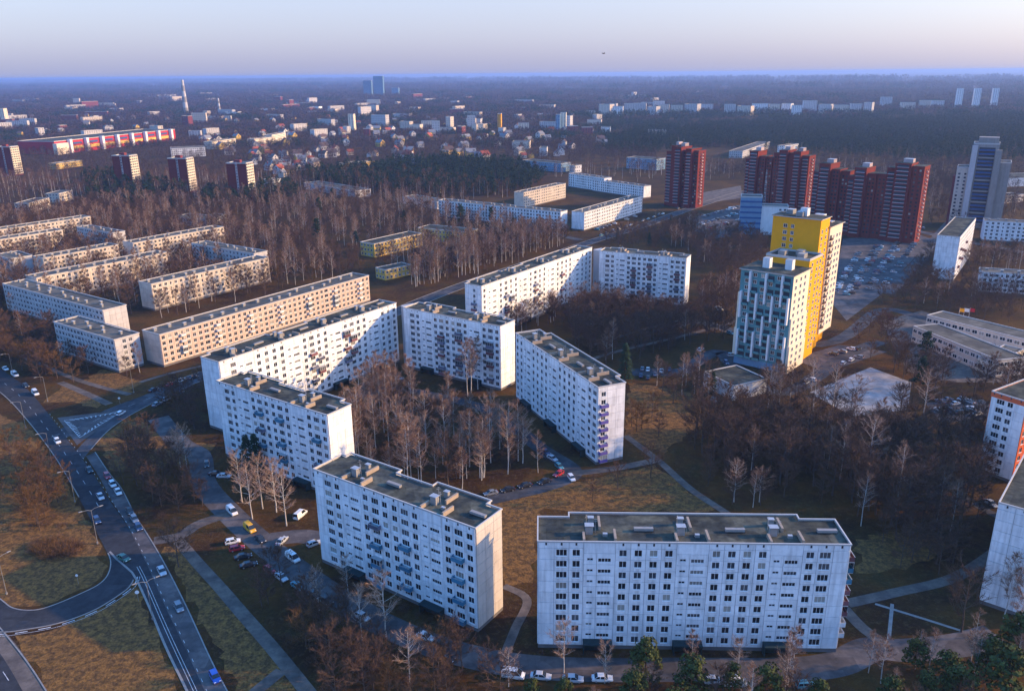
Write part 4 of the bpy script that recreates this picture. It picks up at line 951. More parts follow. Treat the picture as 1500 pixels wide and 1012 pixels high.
for zp, n in zip(HZ, HN):
    us = [p[0] for p in zp]; vs = [p[1] for p in zp]; c = 0; tries = 0
    while c < n and tries < 4000:
        tries += 1; u = rh.uniform(min(us), max(us)); v = rh.uniform(min(vs), max(vs))
        if not in_poly(u, v, zp): continue
        x, y = g(u, v)
        if in_rect(x, y, 8): continue
        wm = rh.choice(['white_wall', 'panel_grey', 'panel_grey', 'yellow_wall', 'panel_cream']); rm = rh.choice(['tile_red', 'tile_brown', 'tile_grey', 'tile_grey'])
        house(x, y, rh.uniform(0, 3.14), rh.uniform(1.0, 1.7), wm, rm, '%s house with %s pitched roof in the low town' % ({'white_wall': 'white', 'tower_cream': 'cream', 'panel_grey': 'grey', 'yellow_wall': 'yellow', 'panel_cream': 'beige'}[wm], {'tile_red': 'red', 'tile_brown': 'brown', 'tile_grey': 'grey'}[rm])); c += 1
# ================================================================ trees
mat('bark_birch', (0.50, 0.46, 0.42), 0.9, 0.35, 2.5)
mat('bark_dark', (0.10, 0.074, 0.06), 0.95, 0.3, 2)
mat('bark_pine', (0.17, 0.085, 0.05), 0.95, 0.3, 2)
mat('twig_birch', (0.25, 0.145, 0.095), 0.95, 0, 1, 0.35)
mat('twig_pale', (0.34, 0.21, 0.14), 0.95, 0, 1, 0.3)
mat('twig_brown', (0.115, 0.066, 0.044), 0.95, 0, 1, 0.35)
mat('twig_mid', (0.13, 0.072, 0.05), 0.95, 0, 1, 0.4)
mat('twig_far', (0.065, 0.044, 0.042), 0.95, 0, 1, 0.4)  # darkened so far crowns carry their self-shadow in the twig colour
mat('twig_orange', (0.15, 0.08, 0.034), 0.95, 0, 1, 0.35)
mat('needle_pine', (0.055, 0.066, 0.02), 0.9, 0, 1, 0.45)
mat('needle_spruce', (0.022, 0.042, 0.022), 0.9, 0, 1, 0.4)
def twig(mb, p, d, L, w_, m, rn):
    """one thin tapering twig: a two-sided long triangle"""
    d = d.normalized(); s = d.cross(Vector((rn.uniform(-1, 1), rn.uniform(-1, 1), rn.uniform(-1, 1)))).normalized() * w_ * 0.5
    mb.tri(tuple(p - s), tuple(p + s), tuple(p + d * L), m)
def bare_tree(seed, Ht, spread, clear, nlimb, ntw, tw_w, up, bark, twm, limbm, tr, lean=0.03, rounded=False):
    rn = random.Random(seed); T = MB(); C = MB()
    pts = [Vector((0, 0, 0))]; n = 6
    for i in range(1, n + 1):
        pts.append(Vector((pts[-1].x + rn.gauss(0, lean * Ht / n), pts[-1].y + rn.gauss(0, lean * Ht / n), Ht * .93 * i / n)))
    T.tube([tuple(p) for p in pts], [tr * (1 - .88 * i / n) for i in range(n + 1)], bark, 6)
    def trunk_at(z):
        f = max(0, min(n - 1e-3, z / (Ht * .93) * n)); i = int(f); return pts[i].lerp(pts[i + 1], f - i)
    per = ntw // nlimb
    for k in range(nlimb):
        f = (k + rn.random()) / nlimb; z = Ht * (clear + (0.93 - clear) * f); p = trunk_at(z)
        a = rn.uniform(0, 6.283); prof = (math.sin(math.pi * min(1, .12 + .88 * f)) ** .6 if rounded else (1 - f) ** .55 * (0.55 + .45 * min(1, f * 3)) + .12)
        L = spread * prof * rn.uniform(.75, 1.2); el = up * (0.6 + .5 * f) + rn.gauss(0, .12)
        d = Vector((math.cos(a) * math.cos(el), math.sin(a) * math.cos(el), math.sin(el)))
        mid = p + d * L * .55; end = p + d * L + Vector((0, 0, L * .18)); lr = tr * .36 * (1 - f * .6)
        C.tube([tuple(p), tuple(mid), tuple(end)], [lr, lr * .6, lr * .2], limbm, 3)
        subs = []
        for q in range(4):
            t = rn.uniform(.3, .95); b = p.lerp(mid, t / .55) if t < .55 else mid.lerp(end, (t - .55) / .45)
            dd = (d + Vector((rn.gauss(0, .6), rn.gauss(0, .6), rn.uniform(0, .7)))).normalized(); ll = L * rn.uniform(.3, .55)
            C.tube([tuple(b), tuple(b + dd * ll)], [lr * .4, lr * .1], limbm, 3); subs.append((b, dd, ll))
        for q in range(per):
            if rn.random() < .3: t = rn.uniform(.25, 1); b = p.lerp(mid, t / .55) if t < .55 else mid.lerp(end, (t - .55) / .45); dd = d; ll = L * .4
            else:
                b0, dd, ll = rn.choice(subs); b = b0 + dd * ll * rn.uniform(.1, 1)
            v = dd + Vector((rn.gauss(0, .7), rn.gauss(0, .7), rn.gauss(.25, .6)))
            twig(C, b, v, rn.uniform(.5, 1.5) * (.6 + ll * .25), tw_w * rn.uniform(.6, 1.3), twm, rn)
    return T.mesh('trunk', True), C.mesh('crown')
def pine(seed, Ht, spread, nm='needle_pine'):
    rn = random.Random(seed); T = MB(); C = MB(); T.tube([(0, 0, 0), (rn.gauss(0, .2), rn.gauss(0, .2), Ht * .5), (rn.gauss(0, .4), rn.gauss(0, .4), Ht * .95)], [Ht * .016, Ht * .012, .04], 'bark_pine', 6)
    for k in range(26):
        f = (k + rn.random()) / 26; z = Ht * (.3 + .68 * f); a = rn.uniform(0, 6.283); r_ = spread * (1 - f) ** .5 * rn.uniform(.35, 1)
        c = Vector((math.cos(a) * r_, math.sin(a) * r_, z)); C.tube([(0, 0, z - .5), tuple(c)], [.08, .03], 'bark_pine', 3)
        cr = spread * rn.uniform(.24, .46)
        for q in range(62):
            v = Vector((rn.gauss(0, 1), rn.gauss(0, 1), rn.gauss(0, .7))); v = v / max(1.0, v.length); b = c + Vector((v.x * cr, v.y * cr, v.z * cr * .6))
            n1 = (v + Vector((rn.gauss(0, .4), rn.gauss(0, .4), .6 + rn.gauss(0, .4)))).normalized(); s = n1.orthogonal().normalized() * rn.uniform(.14, .4); t = n1.cross(s).normalized() * rn.uniform(.1, .28)
            C.quad(tuple(b - s - t), tuple(b + s - t), tuple(b + s * .6 + t), tuple(b - s * .6 + t), nm)
    return T.mesh('trunk', True), C.mesh('crown')
def spruce(seed, Ht, spread):
    rn = random.Random(seed); T = MB(); C = MB(); T.tube([(0, 0, 0), (0, 0, Ht * .95)], [Ht * .016, .03], 'bark_dark', 5)
    for k in range(620):
        f = rn.random() ** .8; z = Ht * (.08 + .91 * f); a = rn.uniform(0, 6.283); rmax = spread * (1 - f) + .15; r_ = rmax * rn.uniform(.25, 1) * (1 + .15 * math.sin(z * 3.7))
        b = Vector((math.cos(a) * r_, math.sin(a) * r_, z - r_ * .25)); o = Vector((math.cos(a), math.sin(a), -.45)); s = Vector((-math.sin(a), math.cos(a), rn.gauss(0, .2))) * rn.uniform(.2, .5)
        L = rn.uniform(.5, 1.1); C.quad(tuple(b - s), tuple(b + s), tuple(b + s * .3 + o * L), tuple(b - s * .3 + o * L), 'needle_spruce')
    return T.mesh('trunk', True), C.mesh('crown')
def shrub(seed, Ht, spread, twm, n=420, tw=.05):
    rn = random.Random(seed); T = MB(); C = MB()
    for k in range(7):
        a = rn.uniform(0, 6.283); q = Vector((math.cos(a) * spread * .5, math.sin(a) * spread * .5, Ht * .7)); T.tube([(math.cos(a) * .1, math.sin(a) * .1, 0), tuple(q)], [.06, .02], 'bark_dark', 3)
    for k in range(n):
        v = Vector((rn.gauss(0, 1), rn.gauss(0, 1), abs(rn.gauss(0, 1)))).normalized(); r_ = rn.uniform(.35, 1) ; b = Vector((v.x * spread * r_, v.y * spread * r_, v.z * Ht * r_ * .8 + .1))
        twig(C, b, v + Vector((rn.gauss(0, .5), rn.gauss(0, .5), .5)), rn.uniform(.4, 1.0), tw, twm, rn)
    return T.mesh('trunk'), C.mesh('crown')
PRO = {
    'birch': [bare_tree(s, 19, 3.5, .28, 30, 2100, .07, .75, 'bark_birch', 'twig_birch', 'bark_birch', .17) for s in (1, 2, 3, 4)],
    'palebirch': [bare_tree(s, 18, 4.4, .25, 28, 2000, .06, .7, 'bark_birch', 'twig_pale', 'bark_birch', .2, rounded=True) for s in (11, 12, 13)],
    'linden': [bare_tree(s, 15, 5.3, .22, 30, 2400, .075, .6, 'bark_dark', 'twig_brown', 'bark_dark', .24, rounded=True) for s in (21, 22, 23, 24)],
    'maple': [bare_tree(s, 12, 4.6, .2, 24, 1900, .075, .55, 'bark_dark', 'twig_orange', 'bark_dark', .2, rounded=True) for s in (31, 32)],
    'pine': [pine(s, 12, 4.0) for s in (41, 42, 43)], 'darkpine': [pine(s, 17, 3.6, 'needle_spruce') for s in (44, 45)],
    'spruce': [spruce(s, 14, 3.4) for s in (51, 52)],
    'shrub': [shrub(s, 2.6, 2.2, 'twig_orange') for s in (61, 62)], 'hedge': [shrub(s, 2.4, 2.4, 'twig_brown') for s in (63, 64)],
}
NICE = {'birch': ('birch_tree', 'birch'), 'palebirch': ('birch_tree', 'birch'), 'linden': ('linden_tree', 'bare tree'), 'maple': ('maple_tree', 'bare tree'), 'pine': ('pine_tree', 'pine'), 'darkpine': ('pine_tree', 'pine'), 'spruce': ('spruce_tree', 'spruce'), 'shrub': ('shrub', 'shrub'), 'hedge': ('shrub', 'shrub')}
WANT = []      # (x, y, kind, scale, label, group)
rt = random.Random(77)
def want(u, v, kind, s, label, group=None):
    x, y = g(u, v); WANT.append((x, y, kind, s, label, group))
SEEDS = []
def zone(px, spacing, mix, label, group, smin=.75, smax=1.15, pad=2.0, rpad=0.8, jitter=1.0, world=None):
    """jittered grid inside a polygon given in photo pixels; mix = [(kind, weight)], label may hold %s for the kind"""
    P_ = world or [g(*p) for p in px]; xs = [p[0] for p in P_]; ys = [p[1] for p in P_]
    y = min(ys); row = 0
    while y < max(ys):
        x = min(xs) + (row % 2) * spacing * .5
        while x < max(xs):
            a = x + rt.uniform(-.5, .5) * spacing * jitter; b = y + rt.uniform(-.5, .5) * spacing * jitter
            if in_poly(a, b, P_) and not in_rect(a, b, pad) and not on_road(a, b, rpad) and not any(in_poly(a, b, q) for q in AREAS):
                k = rt.choices([m_[0] for m_ in mix], [m_[1] for m_ in mix])[0]
                WANT.append((a, b, k, rt.uniform(smin, smax), label % {'birch': 'white-stemmed birch', 'palebirch': 'pale birch', 'linden': 'dark bare tree', 'maple': 'orange-twigged tree', 'pine': 'green pine', 'darkpine': 'dark pine', 'spruce': 'dark spruce', 'shrub': 'orange shrub', 'hedge': 'brown shrub'}[k], group))
            x += spacing
        y += spacing * .87; row += 1
# --- trees one can point at
for (u, v, k, s) in [(600, 1000, 'palebirch', .8), (566, 935, 'palebirch', 1.0), (510, 868, 'palebirch', .62), (826, 985, 'palebirch', .75), (886, 1000, 'palebirch', .6), (745, 1005, 'palebirch', .55), (1012, 985, 'birch', .6), (1080, 990, 'palebirch', .55)]:
    want(u, v, k, s, 'pale leafless birch in front of the white blocks beside the drive', 'birches along the drive')
for (u, v, s) in [(945, 1005, 1.0), (1010, 1030, .95), (1120, 1040, .9), (1195, 1045, .7), (778, 1035, .55), (925, 1040, .8), (1380, 1010, .8), (1350, 1035, .75), (1440, 1000, .95), (1485, 990, 1.25), (1470, 1040, 1.2), (1400, 1040, .9), (1300, 1050, .8)]:
    want(u, v, 'pine', s, 'bushy green pine beside the drive below the white porch block', 'pines along the drive')
for (u, v, s) in [(1160, 995, .75), (1150, 1010, .8)]: want(u, v, 'birch', s, 'birch with yellowing twigs between two green pines', 'birches between pines')
for (u, v, s) in [(1272, 985, .6), (1290, 1000, .65), (1340, 980, .55), (1425, 1000, .7), (1470, 905, .95), (1490, 930, 1.0), (1455, 880, .7), (1480, 1005, .7)]: want(u, v, 'birch', s, 'pink-twigged birch beside the bluish block and pines', 'birches by the bluish block')
want(275, 690, 'palebirch', .95, 'tall white forked birch standing alone beside the slope path'); want(265, 685, 'palebirch', .8, 'second white birch on the slope by the path')
for (u, v) in [(355, 735), (385, 745), (405, 750), (420, 770), (370, 760)]: want(u, v, 'palebirch', 1.0, 'slender white birch in front of the block with pink-lit end wall', 'birches before the teal balcony block')
for (u, v, s) in [(365, 690, .95), (378, 695, 1.05)]: want(u, v, 'spruce', s, 'dark spruce against the teal balcony block', 'spruces at the wall')
want(915, 560, 'spruce', 1.25, 'big dark spruce behind the purple balcony block'); want(1043, 580, 'spruce', .75, 'small dark spruce by the white shed'); want(240, 448, 'spruce', 1.0, 'dark spruce against the cream block with blue end wall')
for (u, v, s) in [(1352, 540, 1.0), (1345, 575, .9)]: want(u, v, 'darkpine', s, 'dark evergreen near the flat school', 'evergreens by the school')
for (u, v, s) in [(55, 770, 1.0), (60, 745, .8), (85, 735, .9), (35, 735, .8), (62, 700, .8), (95, 715, .7), (45, 760, .8)]: want(u, v, 'maple', s, 'rust-coloured leafless tree on the roadside island', 'trees on the roadside island')
for (u, v, s) in [(75, 815, 1.5), (95, 812, 1.4), (85, 805, 1.3), (60, 812, 1.2), (108, 800, 1.0), (70, 800, 1.1)]: want(u, v, 'shrub', s, 'dark ring of low shrubs on the dry lawn island', 'shrub ring')
for (u, v, s) in [(190, 665, .8), (200, 655, .9), (210, 670, .8), (195, 690, .7)]: want(u, v, 'maple', s, 'orange-brown leafless tree on the slope beside the street corner', 'trees on the slope')
want(262, 830, 'linden', .85, 'leafless tree where the footpath meets the parking bay'); want(965, 640, 'linden', .6, 'dark upright tree on the sunlit lawn'); want(1075, 735, 'palebirch', .8, 'white birch by the diagonal path, taller'); want(1112, 735, 'palebirch', .65, 'white birch by the diagonal path, shorter')
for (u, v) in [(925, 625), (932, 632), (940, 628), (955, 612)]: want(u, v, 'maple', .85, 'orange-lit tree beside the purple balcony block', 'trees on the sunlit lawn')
want(1408, 925, 'linden', 1.15, 'tall dark tree standing alone by the narrow crossing path')
for (u, v) in [(690, 575), (700, 570), (685, 580)]: want(u, v, 'birch', 1.25, 'tall pink birch in front of the corner block', 'birches by the corner block')
want(905, 715, 'linden', .6, 'small bare tree on the lawn behind the porch block'); want(868, 735, 'linden', .55, 'low bare tree on the lawn behind the porch block')
# --- groves
zone([(480, 640), (560, 590), (640, 610), (730, 640), (800, 690), (690, 720), (560, 720), (520, 690)], 6.6, [('birch', 7), ('palebirch', 2), ('linden', 2.5)], '%s in the enclosed courtyard', 'courtyard trees', .65, 1.2)
zone([(520, 600), (580, 575), (620, 600), (560, 620)], 6, [('birch', 8), ('maple', 1)], '%s near the longest sunlit block', 'courtyard edge trees', .9, 1.2)
zone([(450, 605), (560, 575), (580, 560), (470, 590)], 7, [('palebirch', 4), ('linden', 2)], '%s along the front of the longest sunlit block', 'trees before the longest block', .7, 1.0)
zone([(690, 720), (560, 720), (520, 690), (740, 670), (800, 690)], 8, [('birch', 4), ('hedge', 6), ('linden', 3)], '%s at the lower courtyard edge', 'lower courtyard trees', .6, .9)
zone([(720, 500), (830, 470), (880, 460), (1010, 470), (1075, 480), (1080, 500), (960, 520), (880, 545), (800, 470)], 7.2, [('linden', 8), ('birch', 1)], '%s in the shady park behind the purple balcony block', 'shady park trees', .8, 1.15)
zone([(720, 500), (760, 480), (880, 440), (870, 460), (790, 480)], 7, [('palebirch', 5), ('linden', 4)], '%s along the block with rusty balconies', 'trees at the rusty balcony block', .7, .95)
zone([(880, 455), (1010, 468), (1010, 480), (880, 470)], 7, [('linden', 5), ('birch', 1)], '%s below the block facing the yellow tower', 'trees below the far courtyard block', .6, .9)
zone([(990, 650), (1060, 620), (1180, 640), (1300, 650), (1440, 650), (1440, 720), (1400, 790), (1290, 790), (1230, 735), (1060, 690)], 6.2, [('linden', 9), ('birch', 1), ('palebirch', .6)], '%s in the dark grove beside the sports court', 'dark grove trees', .8, 1.25)
zone([(950, 700), (1060, 690), (1100, 720), (1250, 730), (1230, 748), (1080, 750), (1010, 700)], 7.2, [('linden', 6), ('birch', 2), ('maple', 1)], '%s on the lawn behind the porch block', 'lawn trees', .5, .8)
zone([(1250, 730), (1380, 780), (1440, 760), (1430, 860), (1330, 850), (1260, 800)], 7.5, [('linden', 6), ('birch', 1)], '%s on the open ground beside the porch block', 'open ground trees', .6, .95)
zone([(1100, 590), (1200, 560), (1340, 600), (1380, 600), (1300, 620), (1160, 610)], 8.5, [('palebirch', 6), ('linden', 5), ('birch', 2)], '%s around the pale sports court', 'court trees', .75, 1.05)
zone([(1240, 500), (1300, 480), (1400, 560), (1380, 600), (1290, 540)], 7.5, [('linden', 7), ('maple', 2), ('darkpine', .6)], '%s in front of the flat school', 'school trees', .7, 1.05)
zone([(1400, 540), (1500, 560), (1500, 600), (1420, 600)], 8, [('linden', 6), ('birch', 2)], '%s between the school and orange band block', 'trees by the orange band block', .7, 1.0)
zone([(1400, 650), (1440, 700), (1500, 720), (1500, 700)], 8, [('linden', 6), ('birch', 1)], '%s below the orange band block', 'trees below the orange band', .7, 1.0)
zone([(940, 560), (1030, 560), (1050, 600), (1010, 600), (960, 590)], 7, [('linden', 4), ('birch', 3), ('maple', 1)], '%s between the sunlit lawn and white shed', 'shed trees', .6, .95)
zone([(1090, 560), (1150, 560), (1160, 590), (1100, 600)], 6, [('birch', 5), ('linden', 4)], '%s at the foot of the teal tower front', 'tower foot trees', .7, 1.0)
zone([(1030, 430), (1080, 420), (1085, 480), (1020, 470)], 7, [('linden', 7), ('birch', 1)], '%s beside the teal tower', 'tower side trees', .7, 1.0)
zone([(960, 360), (1010, 330), (1090, 345), (1130, 365), (1080, 420), (1025, 400), (1020, 375)], 8, [('linden', 8), ('birch', 1)], '%s between the block facing the tower and office', 'office trees', .6, .95)
# foreground left
zone([(790, 955), (1225, 962), (1228, 972), (790, 966)], 2.6, [('hedge', 1)], '%s clipped along the porch block wall', 'wall hedges', .35, .6, pad=.6, rpad=0)
zone([(480, 838), (700, 936), (690, 945), (480, 850)], 2.8, [('hedge', 1)], '%s along the teal balcony block wall', 'teal block hedges', .35, .6, pad=.6, rpad=0)
zone([(440, 880), (510, 900), (640, 960), (720, 985), (700, 1060), (450, 1060), (420, 960)], 4.8, [('hedge', 4), ('linden', 5), ('palebirch', .6), ('maple', 1.6)], '%s in the thicket below the teal balcony block', 'thicket trees', .55, .9)
zone([(330, 800), (420, 860), (450, 900), (430, 950), (340, 860)], 7, [('linden', 5), ('hedge', 4)], '%s between the footpath and drive', 'trees between path and drive', .5, .75)
zone([(165, 690), (215, 640), (290, 690), (300, 740), (250, 790), (200, 750)], 6.5, [('linden', 5), ('maple', 2), ('hedge', 2)], '%s on the slope between street and drive', 'slope trees', .6, .9)
zone([(225, 590), (300, 565), (320, 640), (270, 650)], 6, [('linden', 4), ('hedge', 4), ('maple', 1)], '%s beside the end wall of the longest block', 'end wall trees', .5, .8)
zone([(720, 985), (860, 995), (1000, 1000), (1300, 1000), (1500, 985), (1500, 1080), (700, 1080)], 7.5, [('linden', 3), ('birch', 2), ('hedge', 4), ('pine', 1)], '%s along the lower drive', 'lower drive trees', .45, .75)
zone([(1230, 965), (1290, 965), (1500, 950), (1500, 985), (1300, 1000)], 7, [('linden', 3), ('birch', 3), ('pine', 2), ('hedge', 2)], '%s beyond the crossing paths', 'crossing path trees', .5, .8)
# belt along the main street
zone([(20, 685), (60, 662), (104, 712), (116, 762), (60, 782), (25, 760)], 5.5, [('maple', 5), ('linden', 4), ('hedge', 3)], '%s in the thick clump on the roadside island', 'island clump trees', .5, .8)
zone([(38, 800), (75, 790), (118, 795), (112, 812), (70, 822), (45, 815)], 2.2, [('hedge', 3), ('shrub', 1)], '%s in the dark patch on the dry lawn island', 'dark patch shrubs', .6, 1.0)
zone([(-40, 500), (20, 510), (110, 560), (90, 575), (30, 545), (-40, 515)], 5.5, [('maple', 6), ('linden', 4)], '%s in the belt along the main street', 'street belt trees', .7, 1.0)
zone([(-40, 480), (70, 480), (160, 545), (110, 555), (20, 505)], 8, [('linden', 5), ('maple', 3), ('birch', 1)], '%s in front of the short grey block', 'grey block trees', .6, .9)
zone([(-40, 590), (40, 640), (100, 740), (60, 790), (0, 740), (-60, 680)], 12, [('maple', 3), ('hedge', 2), ('linden', 1)], '%s on the big roadside island', 'island trees', .5, .8)
zone([(160, 520), (215, 530), (210, 552), (180, 555)], 6, [('birch', 3), ('linden', 3)], '%s at the yellow-lit end wall', 'yellow wall trees', .6, .9)
# between the five-storey blocks
zone([(-80, 470), (60, 465), (150, 450), (230, 470), (540, 400), (430, 355), (330, 328), (130, 312), (-80, 330)], 9.5, [('linden', 6), ('birch', 4), ('maple', .5)], '%s in the yards of the five-storey blocks', 'five-storey yard trees', .75, 1.1)
# the birch wood
zone([(130, 320), (330, 325), (420, 340), (420, 362), (560, 370), (545, 400), (640, 430), (700, 405), (800, 372), (830, 352), (640, 305), (440, 290), (300, 300), (130, 300)], 11.5, [('birch', 8), ('linden', 7), ('maple', .5), ('darkpine', .35)], '%s in the birch wood between the blocks', 'birch wood trees', .65, 1.15)
zone([(600, 425), (700, 400), (800, 366), (840, 356), (780, 350), (620, 390)], 6.5, [('birch', 9), ('linden', 2)], '%s on the wood edge by the wide street', 'wood edge trees', .9, 1.15)
zone([(830, 362), (960, 335), (1010, 325), (1000, 345), (960, 365), (890, 360)], 9, [('linden', 5), ('spruce', .6), ('maple', 1)], '%s in the verge of the wide street', 'verge trees', .5, .8)
# right-hand mid ground
zone([(1240, 440), (1290, 440), (1370, 420), (1500, 440), (1500, 480), (1420, 470), (1300, 450)], 9, [('linden', 7), ('birch', 2)], '%s between the car park and school', 'car park trees', .7, 1.0)
zone([(1290, 430), (1365, 365), (1370, 430)], 8, [('linden', 7)], '%s beside the blank end wall and car park', 'end wall park trees', .7, 1.0)
zone([(1400, 400), (1440, 380), (1500, 380), (1500, 400)], 8, [('linden', 4), ('birch', 4)], '%s in front of the five-storey block with teal bays', 'teal bay trees', .7, 1.0)
zone([(1360, 270), (1400, 260), (1440, 290), (1500, 300), (1500, 320), (1360, 330)], 13, [('linden', 6), ('birch', 2)], '%s around the grey tower', 'grey tower trees', .7, 1.0)
def build_trees():
    by = {}
    for t in WANT: by.setdefault(NICE[t[2]][0], []).append(t)
    rest = {}
    for nm, L in by.items():
        ok = []
        for t in L:
            u, v = pix(t[0], t[1], 5); inside = -60 < u < 1560 and v < 1100
            ok.append((0 if inside else 1, math.hypot(t[0], t[1]), t))
        ok.sort(key=lambda q: (q[0], q[1]))
        for i, (o_, d, t) in enumerate(ok):
            if o_ and d > 400: continue
            if i < 300 and not (o_ and i > 0 and not t[5] is None and d > 180):
                x, y, k, s, lab, grp = t; pr = PRO[k]; T_, C_ = pr[i % len(pr)]
                r = thing(nm, lab, NICE[k][1], (x, y, 0), rt.uniform(0, 6.28), grp); r.scale = (s * rt.uniform(.9, 1.1), s * rt.uniform(.9, 1.1), s)
                put('trunk', T_, r); put('crown', C_, r)
            else: rest.setdefault(t[2], []).append((t[0], t[1], t[3]))
    return rest
REST = build_trees()
def scatter(name, label, cat, pts, protos, zsq=1.0):
    """many copies that nobody could count: one object whose points carry instances of a few prototype plants"""
    col = bpy.data.collections.new('prototypes_' + name)
    for i, pr_ in enumerate(protos):
        mb = bpy.data.objects.new('plant', join_meshes(list(pr_), name)); col.objects.link(mb)
    me = bpy.data.meshes.new(name); me.from_pydata([(p[0], p[1], 0.0) for p in pts], [], [])
    at_ = me.attributes.new('scl', 'FLOAT', 'POINT'); at_.data.foreach_set('value', [p[2] for p in pts])
    at_ = me.attributes.new('ang', 'FLOAT', 'POINT'); at_.data.foreach_set('value', [rt.uniform(0, 6.28) for p in pts])
    o = put(name, me); tag(o, label, cat, kind='stuff')
    ng = bpy.data.node_groups.new('scatter_' + name, 'GeometryNodeTree')
    ng.interface.new_socket('Geometry', in_out='INPUT', socket_type='NodeSocketGeometry'); ng.interface.new_socket('Geometry', in_out='OUTPUT', socket_type='NodeSocketGeometry')
    N = ng.nodes; Lk = ng.links; gi = N.new('NodeGroupInput'); go = N.new('NodeGroupOutput')
    ip = N.new('GeometryNodeInstanceOnPoints'); ci = N.new('GeometryNodeCollectionInfo'); ci.inputs[0].default_value = col; ci.inputs['Separate Children'].default_value = True; ci.inputs['Reset Children'].default_value = True
    ip.inputs['Pick Instance'].default_value = True
    a1 = N.new('GeometryNodeInputNamedAttribute'); a1.data_type = 'FLOAT'; a1.inputs[0].default_value = 'scl'
    a2 = N.new('GeometryNodeInputNamedAttribute'); a2.data_type = 'FLOAT'; a2.inputs[0].default_value = 'ang'
    cx = N.new('ShaderNodeCombineXYZ'); Lk.new(a2.outputs[0], cx.inputs[2])
    m2p = N.new('GeometryNodeMeshToPoints'); Lk.new(gi.outputs[0], m2p.inputs[0])
    Lk.new(m2p.outputs[0], ip.inputs['Points']); Lk.new(ci.outputs[0], ip.inputs['Instance']); Lk.new(cx.outputs[0], ip.inputs['Rotation'])
    sx = N.new('ShaderNodeCombineXYZ'); Lk.new(a1.outputs[0], sx.inputs[0]); Lk.new(a1.outputs[0], sx.inputs[1]); 
    mz = N.new('ShaderNodeMath'); mz.operation = 'MULTIPLY'; mz.inputs[1].default_value = zsq; Lk.new(a1.outputs[0], mz.inputs[0]); Lk.new(mz.outputs[0], sx.inputs[2])
    Lk.new(sx.outputs[0], ip.inputs['Scale']); Lk.new(ip.outputs[0], go.inputs[0])
    md = o.modifiers.new('scatter', 'NODES'); md.node_group = ng; return o
def join_meshes(ms, name):
    if len(ms) == 1: return ms[0]
    mats_ = []; V = []; F_ = []; MI = []
    for m in ms:
        k = len(V); V += [tuple(v.co) for v in m.vertices]
        mp = []
        for q in m.materials:
            if q not in mats_: mats_.append(q)
            mp.append(mats_.index(q))
        for p in m.polygons: F_.append(tuple(k + i for i in p.vertices)); MI.append(mp[p.material_index])
    me = bpy.data.meshes.new(name); me.from_pydata(V, [], F_)
    for q in mats_: me.materials.append(q)
    me.polygons.foreach_set('material_index', MI); me.update(); return me
for k, pts in REST.items():
    scatter(k + '_woodland', {'birch': 'mass of further birches in the woods between the blocks', 'linden': 'mass of further dark bare trees in the woods and yards'}.get(k, 'mass of further %s in woods and yards' % NICE[k][0].replace('_', ' ')), 'woodland', pts, PRO[k])
# --- far woodland: coarse trees, then whole clumps
def coarse(seed, Ht, spread, twm, bark, n=170, ever=False):
    rn = random.Random(seed); T = MB(); C = MB(); T.tube([(0, 0, 0), (0, 0, Ht * .8)], [.2, .06], bark, 3)
    for k in range(n):
        f = rn.random(); z = Ht * (.25 + .75 * f); r_ = spread * math.sin(math.pi * (.15 + .8 * f)) * rn.random() ** .5; a = rn.uniform(0, 6.28)
        b = Vector((math.cos(a) * r_, math.sin(a) * r_, z))
        if ever:
            s = Vector((rn.gauss(0, 1), rn.gauss(0, 1), rn.gauss(0, .4))).normalized() * rn.uniform(.5, 1.1); t = s.cross(Vector((rn.gauss(0, .4), rn.gauss(0, .4), 1))).normalized() * rn.uniform(.4, .9)
            C.tri(tuple(b - s), tuple(b + s), tuple(b + t * 1.4), twm)
        else: twig(C, b, Vector((math.cos(a), math.sin(a), 1.2 + rn.gauss(0, .5))), rn.uniform(1.2, 2.8), .2, twm, rn)
    return T.mesh('trunk'), C.mesh('crown')
def clump(seed, R_, n, twms, barks, ever):
    rn = random.Random(seed); C = MB()
    for k in range(n):
        a = rn.uniform(0, 6.28); r_ = R_ * rn.random() ** .5; bx, by = math.cos(a) * r_, math.sin(a) * r_; Ht = rn.uniform(9, 17); sp = rn.uniform(2.2, 4); m = rn.choice(twms)
        for q in range(26):
            f = rn.random(); z = Ht * (.1 + .9 * f); rr = sp * math.sin(math.pi * (.2 + .75 * f)) * rn.random() ** .5; b_ = rn.uniform(0, 6.28); b = Vector((bx + math.cos(b_) * rr, by + math.sin(b_) * rr, z))
            s = Vector((rn.gauss(0, 1), rn.gauss(0, 1), rn.gauss(0, .5))).normalized() * rn.uniform(.7, 1.5); t = s.cross(Vector((rn.gauss(0, .5), rn.gauss(0, .5), 1))).normalized() * rn.uniform(.6, 1.3) + Vector((0, 0, .8))
            C.tri(tuple(b - s), tuple(b + s), tuple(b + t), m)
    return (C.mesh('crown'),)
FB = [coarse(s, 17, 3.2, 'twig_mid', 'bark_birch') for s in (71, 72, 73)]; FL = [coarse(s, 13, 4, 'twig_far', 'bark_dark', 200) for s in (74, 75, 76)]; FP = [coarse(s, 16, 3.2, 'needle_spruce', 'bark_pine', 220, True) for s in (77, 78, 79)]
CL = [clump(s, 22, 34, ['twig_far', 'twig_far', 'twig_brown'], None, False) for s in (81, 82, 83)]; CP = [clump(s, 22, 40, ['needle_spruce'], None, True) for s in (84, 85)]
